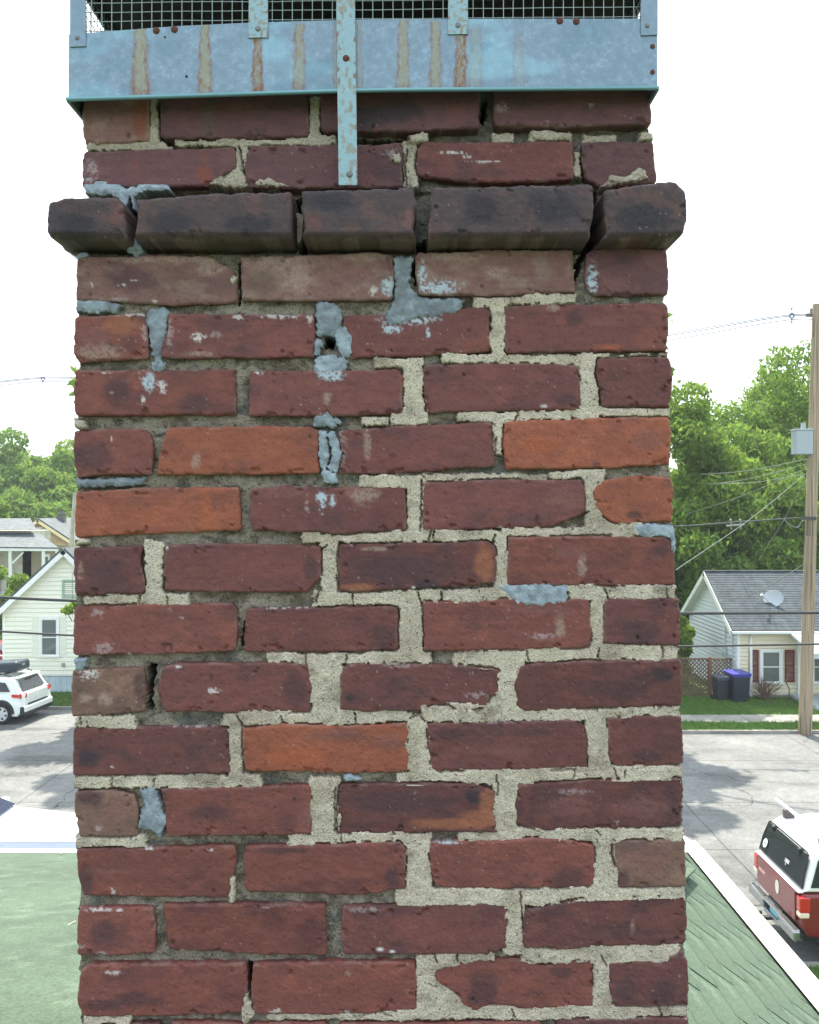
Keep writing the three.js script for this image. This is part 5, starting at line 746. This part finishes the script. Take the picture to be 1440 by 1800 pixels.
// ---------------------------------------------------------------- vehicles (x forward, z to the side)
const paint = (c, o = {}) => new THREE.MeshPhysicalMaterial({ color: new THREE.Color().setRGB(...c), roughness: .35, clearcoat: .8, clearcoatRoughness: .08, side: THREE.DoubleSide, ...o });
const carGlass = new THREE.MeshPhysicalMaterial({ color: new THREE.Color(.02, .025, .025), roughness: .04, specularIntensity: 1, side: THREE.DoubleSide }), tyreM = std(lin(30, 30, 31), { roughness: .9 }), rimM = std(lin(206, 208, 210), { metalness: .5, roughness: .35 }), plastic = std(lin(34, 36, 38), { roughness: .65 }), chrome = std(lin(170, 172, 176), { metalness: .85, roughness: .25 }), redLamp = new THREE.MeshPhysicalMaterial({ color: new THREE.Color().setRGB(...lin(190, 24, 30)), roughness: .15, clearcoat: 1 }), clearLamp = std(lin(236, 214, 190), { roughness: .2 });
function wheel(parent, x, z, r, spokes = 5) { const s = Math.sign(z), w = .2, W = obj('wheel', [new THREE.LatheGeometry([[r * .62, -w / 2], [r * .9, -w / 2], [r, -w * .34], [r, w * .34], [r * .9, w / 2], [r * .62, w / 2]].map(p => new THREE.Vector2(...p)), 36).rotateX(Math.PI / 2)], tyreM, parent); W.position.set(x, r, z); const q = []; for (let k = 0; k < spokes; k++) { const a = k / spokes * 6.283 + .3; q.push(place(bx(-.045, .045, r * .08, r * .62, -.02, .02, .01), 0, 0, 0, 0, 0, a).translate(0, 0, s * w * .4)); } obj('rim', [...q, new THREE.TorusGeometry(r * .62, .022, 6, 30).translate(0, 0, s * w * .42), place(cyl(.07, .07, .05, 14), 0, 0, s * w * .42, Math.PI / 2)], rimM, W); obj('hub_dish', [place(cyl(r * .6, r * .6, .04, 24), 0, 0, s * w * .2, Math.PI / 2)], plastic, W); return W; }
function taper(g, belt, k, x0 = 0, kx = 0) { const p = g.attributes.position; for (let i = 0; i < p.count; i++) { const t = Math.max(0, p.getY(i) - belt); p.setZ(i, p.getZ(i) * (1 - k * t)); } g.computeVertexNormals(); return g; }
const side = (pts, half, bev = .06) => flat(prism(pts, half * 2 - bev * 2, bev)).translate(0, 0, -half + bev);
function splitBody(pts, half, belt, k) { return taper(side(pts, half), belt, k); }
{ // white wagon with roof box, tail toward the chimney
  const c = at(24, 1266, 30.2), C = thing('white_wagon', 'white wagon with dark wheel arches parked before the white gable house', 'car', [c.x - .55, 0, c.z], Math.PI - .13);
  const W = .9, wp = paint(lin(226, 230, 226));
  // x forward is away from the viewer's right: tail at x = -1.35
  const body = [[-1.42, .42], [-1.46, .62], [-1.40, .98], [-1.30, 1.06], [-1.08, 1.44], [-.95, 1.5], [.3, 1.53], [.95, 1.46], [1.65, 1.03], [2.75, .92], [2.95, .75], [2.98, .4], [2.7, .26], [-1.25, .26]];
  const kk = .24; obj('body', [splitBody(body, W, .95, kk)], wp, C);
  const zAt = (y, e = .012) => W * (1 - kk * Math.max(0, y - .95)) + e;
  const sg = (name, pts, m, parent = C, e = .012) => { for (const s of [1, -1]) { const g = []; const P = pts.map(([x, y]) => V3(x, y, s * zAt(y, e))), n = P.length, pos = []; for (let i = 1; i < n - 1; i++) for (const v of [P[0], P[i], P[i + 1]]) pos.push(v.x, v.y, v.z); const b = new THREE.BufferGeometry(); b.setAttribute('position', new THREE.Float32BufferAttribute(pos, 3)); b.computeVertexNormals(); obj(name, [b], m, parent); } };
  sg('side_window', [[-1.0, 1.08], [-.8, 1.36], [-.05, 1.42], [-.05, 1.05]], carGlass); sg('side_window', [[.02, 1.05], [.02, 1.42], [.72, 1.4], [1.28, 1.06]], carGlass);
  obj('rear_window', [slab(V3(-1.325, 1.07, -.66), V3(-1.325, 1.07, .66), V3(-1.12, 1.42, .58), V3(-1.12, 1.42, -.58), -.015)], carGlass, C);
  obj('rear_spoiler', [bx(-1.2, -.85, 1.47, 1.51, -.66, .66, .015)], wp, C);
  obj('tailgate', [bx(-1.475, -1.43, .66, 1.0, -.62, .62, .02)], wp, C); obj('number_plate', [bx(-1.49, -1.474, .76, .88, -.19, .19)], std(lin(214, 220, 214)), C); obj('trim_strip', [bx(-1.5, -1.47, .62, .665, -.6, .6, .01)], plastic, C);
  for (const s of [-1, 1]) { obj('tail_light', [slab(V3(-1.44, .86, s * .5), V3(-1.40, .86, s * .93), V3(-1.36, 1.03, s * .9), V3(-1.405, 1.0, s * .5), -.03), bx(-1.42, -1.08, .9, 1.0, s * .88, s * .925)], redLamp, C); obj('bumper_corner', [bx(-1.5, -1.36, .32, .6, s * .62, s * .93, .05)], plastic, C); }
  obj('bumper', [bx(-1.53, -1.3, .4, .62, -.88, .88, .06)], wp, C); obj('lower_bumper', [bx(-1.48, -1.2, .26, .4, -.84, .84, .04)], plastic, C);
  for (const x of [-.72, 1.98]) for (const s of [-1, 1]) { wheel(C, x, s * (W - .07), .345, 6); obj('wheel_arch', [new THREE.TorusGeometry(.40, .05, 8, 20, Math.PI).translate(x, .36, s * (W + .0))], plastic, C); obj('wheel_well', [place(cyl(.37, .37, .02, 26), x, .38, s * (W - .005), Math.PI / 2)], plastic, C); }
  for (const s of [-1, 1]) obj('roof_rail', [tube([V3(-.9, 1.52, s * .62), V3(-.7, 1.58, s * .62), V3(.5, 1.6, s * .62), V3(.75, 1.53, s * .62)], .022, 16, 6)], plastic, C);
  for (const x of [-.6, .3]) obj('crossbar', [bx(x - .03, x + .03, 1.58, 1.62, -.68, .68)], plastic, C);
  obj('wiper', [beam(V3(-1.36, 1.09, .0), V3(-1.26, 1.2, .35), .015, .02)], plastic, C);
  const B = thing('roof_box', 'dark grey roof cargo box strapped on the white wagon', 'roof box', [c.x - .55, 1.62, c.z], Math.PI - .13); const g = flat(new RoundedBoxGeometry(1.9, .36, .84, 4, .1)).translate(.0, .18, .02), q = g.attributes.position; for (let i = 0; i < q.count; i++) { const t = clamp((q.getX(i) - .2) / .8); q.setY(i, q.getY(i) * (1 - .45 * t)); } g.computeVertexNormals(); obj('shell', [g], std(lin(44, 54, 66), { roughness: .35 }), B); obj('seam', [bx(-.93, .9, .13, .15, -.41, .45, .005)], plastic, B); obj('badge', [bx(-.956, -.94, .2, .26, -.1, .1)], std(lin(150, 156, 160)), B);
}
{ // a red car half out of the frame behind it
  const c = at(-22, 1190, 37), C = thing('red_car', 'red car showing only its tail past the corner of the white gable house', 'car', [c.x - .3, .09, c.z], Math.PI); const p = paint(lin(150, 24, 48)), b = [[-1.5, .3], [-1.55, .7], [-1.45, 1.0], [-1.2, 1.08], [-.9, 1.46], [.4, 1.52], [1.3, 1.04], [2.4, .9], [2.6, .35], [2.3, .28]];
  obj('body', [splitBody(b, .88, .98, .26)], p, C); obj('rear_window', [slab(V3(-1.24, 1.1, -.62), V3(-1.24, 1.1, .62), V3(-.95, 1.42, .56), V3(-.95, 1.42, -.56), -.02)], carGlass, C); for (const x of [-.8, 1.8]) for (const s of [-1, 1]) wheel(C, x, s * .8, .32); for (const s of [-1, 1]) obj('tail_light', [bx(-1.56, -1.44, .76, .98, s * .6, s * .88, .03)], redLamp, C); obj('bumper', [bx(-1.62, -1.4, .36, .6, -.86, .86, .05)], std(lin(206, 200, 204)), C);
}
{ // white car below on the left, nose to the right, mostly hidden by eaves and chimney
  const C = thing('white_car', 'white car parked right below the roof edge, bonnet glaring in the sun', 'car', [-8.5, 0, -17.2], 0); const p = paint(lin(236, 238, 240)), b = [[-2.3, .35], [-2.35, .75], [-2.25, 1.0], [-1.75, 1.08], [-1.25, 1.42], [-.3, 1.46], [.55, 1.02], [1.75, .88], [1.98, .7], [2.0, .4], [1.8, .28], [-2.1, .28]];
  obj('body', [splitBody(b, .88, .92, .28)], p, C); const zA = y => .88 * (1 - .28 * Math.max(0, y - .92));
  obj('windscreen', [slab(V3(-.2, 1.42, zA(1.42) - .1), V3(.5, 1.06, zA(1.06) - .06), V3(.5, 1.06, -zA(1.06) + .06), V3(-.2, 1.42, -zA(1.42) + .1), -.03)], new THREE.MeshPhysicalMaterial({ color: new THREE.Color().setRGB(...lin(64, 68, 88)), roughness: .08, clearcoat: 1, side: THREE.DoubleSide }), C);  // bluish windscreen colour stands for the sky reflected in the glass
  for (const s of [-1, 1]) { const z = y => s * (zA(y) + .012); const P = [V3(-1.65, 1.08, z(1.08)), V3(-1.2, 1.36, z(1.36)), V3(-.36, 1.4, z(1.4)), V3(.3, 1.06, z(1.06))]; obj('side_window', [quad(...P)], carGlass, C); obj('mirror', [bx(.12, .3, 1.02, 1.16, s * .88, s * 1.06, .04)], p, C); obj('headlight', [bx(1.72, 1.99, .66, .8, s * .5, s * .86, .03)], clearLamp, C); for (const x of [-1.4, 1.35]) wheel(C, x, s * .8, .32); }
  obj('wiper', [beam(V3(.54, 1.06, .4), V3(.3, 1.2, -.25), .02, .02)], plastic, C); obj('bonnet_seam', [bx(.6, 1.7, 1.0, 1.003, -.006, .006).translate(0, -.0, 0)].map(g => g.rotateZ(-.116).translate(.07, .095, 0)), plastic, C);
}
{ // red pickup with a white canopy, tail toward the left
  const C = thing('red_pickup', 'red pickup truck with white canopy and ladder rack parked below the eaves', 'pickup truck', [6.02, 0, -14.48]), W = .9, red = paint(lin(116, 22, 30)), wh = paint(lin(238, 238, 236), { roughness: .3 });
  // tail at x = 0, forward +x
  obj('body', [side([[.0, .62], [-.02, .8], [.02, 1.14], [4.9, 1.14], [4.95, .95], [4.9, .42], [.4, .42], [.08, .5]], W, .05)], red, C);
  obj('cab', [splitBody([[2.2, 1.1], [2.3, 1.72], [2.6, 1.78], [3.4, 1.76], [4.0, 1.14]], W - .02, 1.14, .2)], red, C); obj('bonnet', [side([[3.9, 1.0], [3.95, 1.16], [5.2, 1.06], [5.45, .9], [5.45, .45], [3.9, .45]], W - .01, .06)], red, C);
  const cap = splitBody([[.03, 1.16], [.07, 1.3], [.2, 1.68], [.34, 1.78], [.9, 1.83], [2.16, 1.82], [2.18, 1.16]], W - .01, 1.16, .16); obj('canopy', [cap], wh, C);
  const zc = y => (W - .01) * (1 - .16 * Math.max(0, y - 1.16)), back = y => y < 1.3 ? .07 : .07 + (y - 1.3) / .38 * .13;
  const rw = obj('rear_window', [slab(V3(back(1.26) - .035, 1.22, -.80), V3(back(1.26) - .035, 1.22, .80), V3(back(1.66) - .03, 1.69, .72), V3(back(1.66) - .03, 1.69, -.72), -.02)], carGlass, C);
  { const pts = []; for (const [y, z] of [[1.205, -.82], [1.205, .82], [1.45, .785], [1.69, .74], [1.715, .68], [1.715, -.68], [1.69, -.74], [1.45, -.785]]) pts.push(V3(back(y) - .05, y, z)); pts.push(pts[0].clone()); const cv = new THREE.CurvePath(); obj('seal', pts.slice(0, -1).map((p, i) => bar(p, pts[i + 1], .014)), plastic, rw); }
  for (const z of [-.5, .5]) obj('hinge', [bx(.1, .2, 1.62, 1.70, z - .03, z + .03, .01)], plastic, rw);
  const decal = (name, w, h, draw, x, y, z, lean) => { const c = document.createElement('canvas'); c.width = 256; c.height = Math.round(256 * h / w); const g = c.getContext('2d'); draw(g, c.width, c.height); const t = new THREE.CanvasTexture(c); t.colorSpace = THREE.SRGBColorSpace; const pl = new THREE.PlaneGeometry(w, h); pl.rotateZ(0).rotateY(-Math.PI / 2).rotateZ(-lean); const m = obj(name, pl.translate(x, y, z), new THREE.MeshStandardMaterial({ map: t, transparent: true, roughness: .5, side: THREE.DoubleSide, alphaTest: .4 }), C); return m; };
  decal('window_lettering', .34, .12, (g, w, h) => { g.clearRect(0, 0, w, h); g.fillStyle = '#f4f4f0'; g.font = `bold ${Math.round(h * .62)}px sans-serif`; g.textAlign = 'center'; g.fillText('LEXI', w / 2, h * .6); g.font = `bold ${Math.round(h * .4)}px sans-serif`; g.fillText('5', w * .45, h * .97); }, back(1.4) - .03 - .033, 1.38, .22, .33);
  { const s = obj('round_sticker', [place(cyl(.075, .075, .004, 24), back(1.37) - .062, 1.37, -.62, 0, 0, Math.PI / 2 - .33)], std(lin(226, 232, 230)), C); obj('sticker_text', [place(bx(-.0025, .0025, -.012, .012, -.045, .045), back(1.37) - .066, 1.37, -.62, 0, 0, -.33)], std(lin(120, 140, 140)), s); }
  // tailgate: pressed panel, oval emblem, model script, handle
  const tg = obj('tailgate', [bx(-.055, -.015, .66, 1.13, -.74, .74, .018)], red, C); obj('emblem', [place(cyl(.11, .11, .012, 28).scale(1, 1, .62), -.062, .93, .1, 0, 0, Math.PI / 2).rotateX(0)].map(g => g), std(lin(222, 218, 200), { roughness: .35 }), tg); obj('model_script', [bx(-.06, -.054, .9, .95, -.66, -.4)], std(lin(196, 150, 150)), tg); obj('handle', [bx(-.066, -.05, 1.02, 1.07, -.12, .12, .01)], red, tg);
  obj('tailgate_ledge', [bx(-.05, .04, 1.135, 1.165, -.84, .84, .012)], wh, C);
  for (const s of [-1, 1]) { const T_ = obj('tail_light', [bx(-.05, .12, .86, 1.1, s * .77, s * .915, .025)], redLamp, C); obj('reversing_light', [bx(-.053, .1, .78, .86, s * .775, s * .915, .02)], clearLamp, T_); }
  // step bumper with plate recess
  const bp = obj('bumper', [bx(-.15, -.03, .42, .58, -.9, -.28, .03), bx(-.15, -.03, .42, .58, .28, .9, .03), bx(-.13, -.03, .36, .44, -.3, .3, .02), bx(-.14, -.03, .565, .59, -.88, .88, .01)], chrome, C); for (const s of [-1, 1]) obj('step_pad', [bx(-.11, -.06, .588, .598, s * .34, s * .84)], plastic, bp); obj('number_plate', [bx(-.075, -.065, .44, .59, -.16, .16)], std(lin(120, 190, 206)), bp); obj('plate_recess', [bx(-.06, -.03, .4, .62, -.29, .29)], plastic, bp); obj('tow_ball', [place(new THREE.SphereGeometry(.035, 12, 8), -.3, .47, 0), bx(-.32, -.1, .36, .41, -.04, .04), bar(V3(-.3, .4, 0), V3(-.3, .46, 0), .018)], plastic, bp);
  for (const s of [1]) { obj('canopy_side_window', [slab(V3(.13, 1.24, zc(1.24) + .014), V3(1.95, 1.24, zc(1.24) + .014), V3(1.92, 1.64, zc(1.64) + .014), V3(.27, 1.64, zc(1.64) + .014), .02)], carGlass, C); }
  for (const x of [.95, 4.4]) for (const s of [-1, 1]) { wheel(C, x, s * .8, .36); obj('wheel_well', [place(cyl(.42, .42, .06, 26), x, .44, s * (W - .02), Math.PI / 2)], plastic, C); }
  obj('exhaust', [bar(V3(.4, .34, .55), V3(-.02, .33, .66), .03)], std(lin(140, 136, 130), { metalness: .7, roughness: .5 }), C); obj('underbody', [bx(.1, 4.8, .34, .44, -.7, .7)], plastic, C);
  const R = thing('ladder_rack', 'rack of pale crossbars clamped on the canopy roof of the red pickup', 'roof rack', [6.02, 0, -14.48]);
  for (const x of [.46, 1.91]) for (const s of [-1, 1]) obj('foot', [bx(x - .1, x + .08, 1.76, 1.93, s * .66 - .05, s * .66 + .05, .02)], std(lin(92, 82, 84)), R);
  for (const x of [.45, 1.9]) obj('bar', [bx(x - .03, x + .03, 1.915, 1.95, -1.2, 1.2, .008)], std(lin(222, 224, 222), { roughness: .4 }), R);
}
scene.fog = new THREE.FogExp2(0xeef4f8, .0006);
renderer.render(scene, camera);
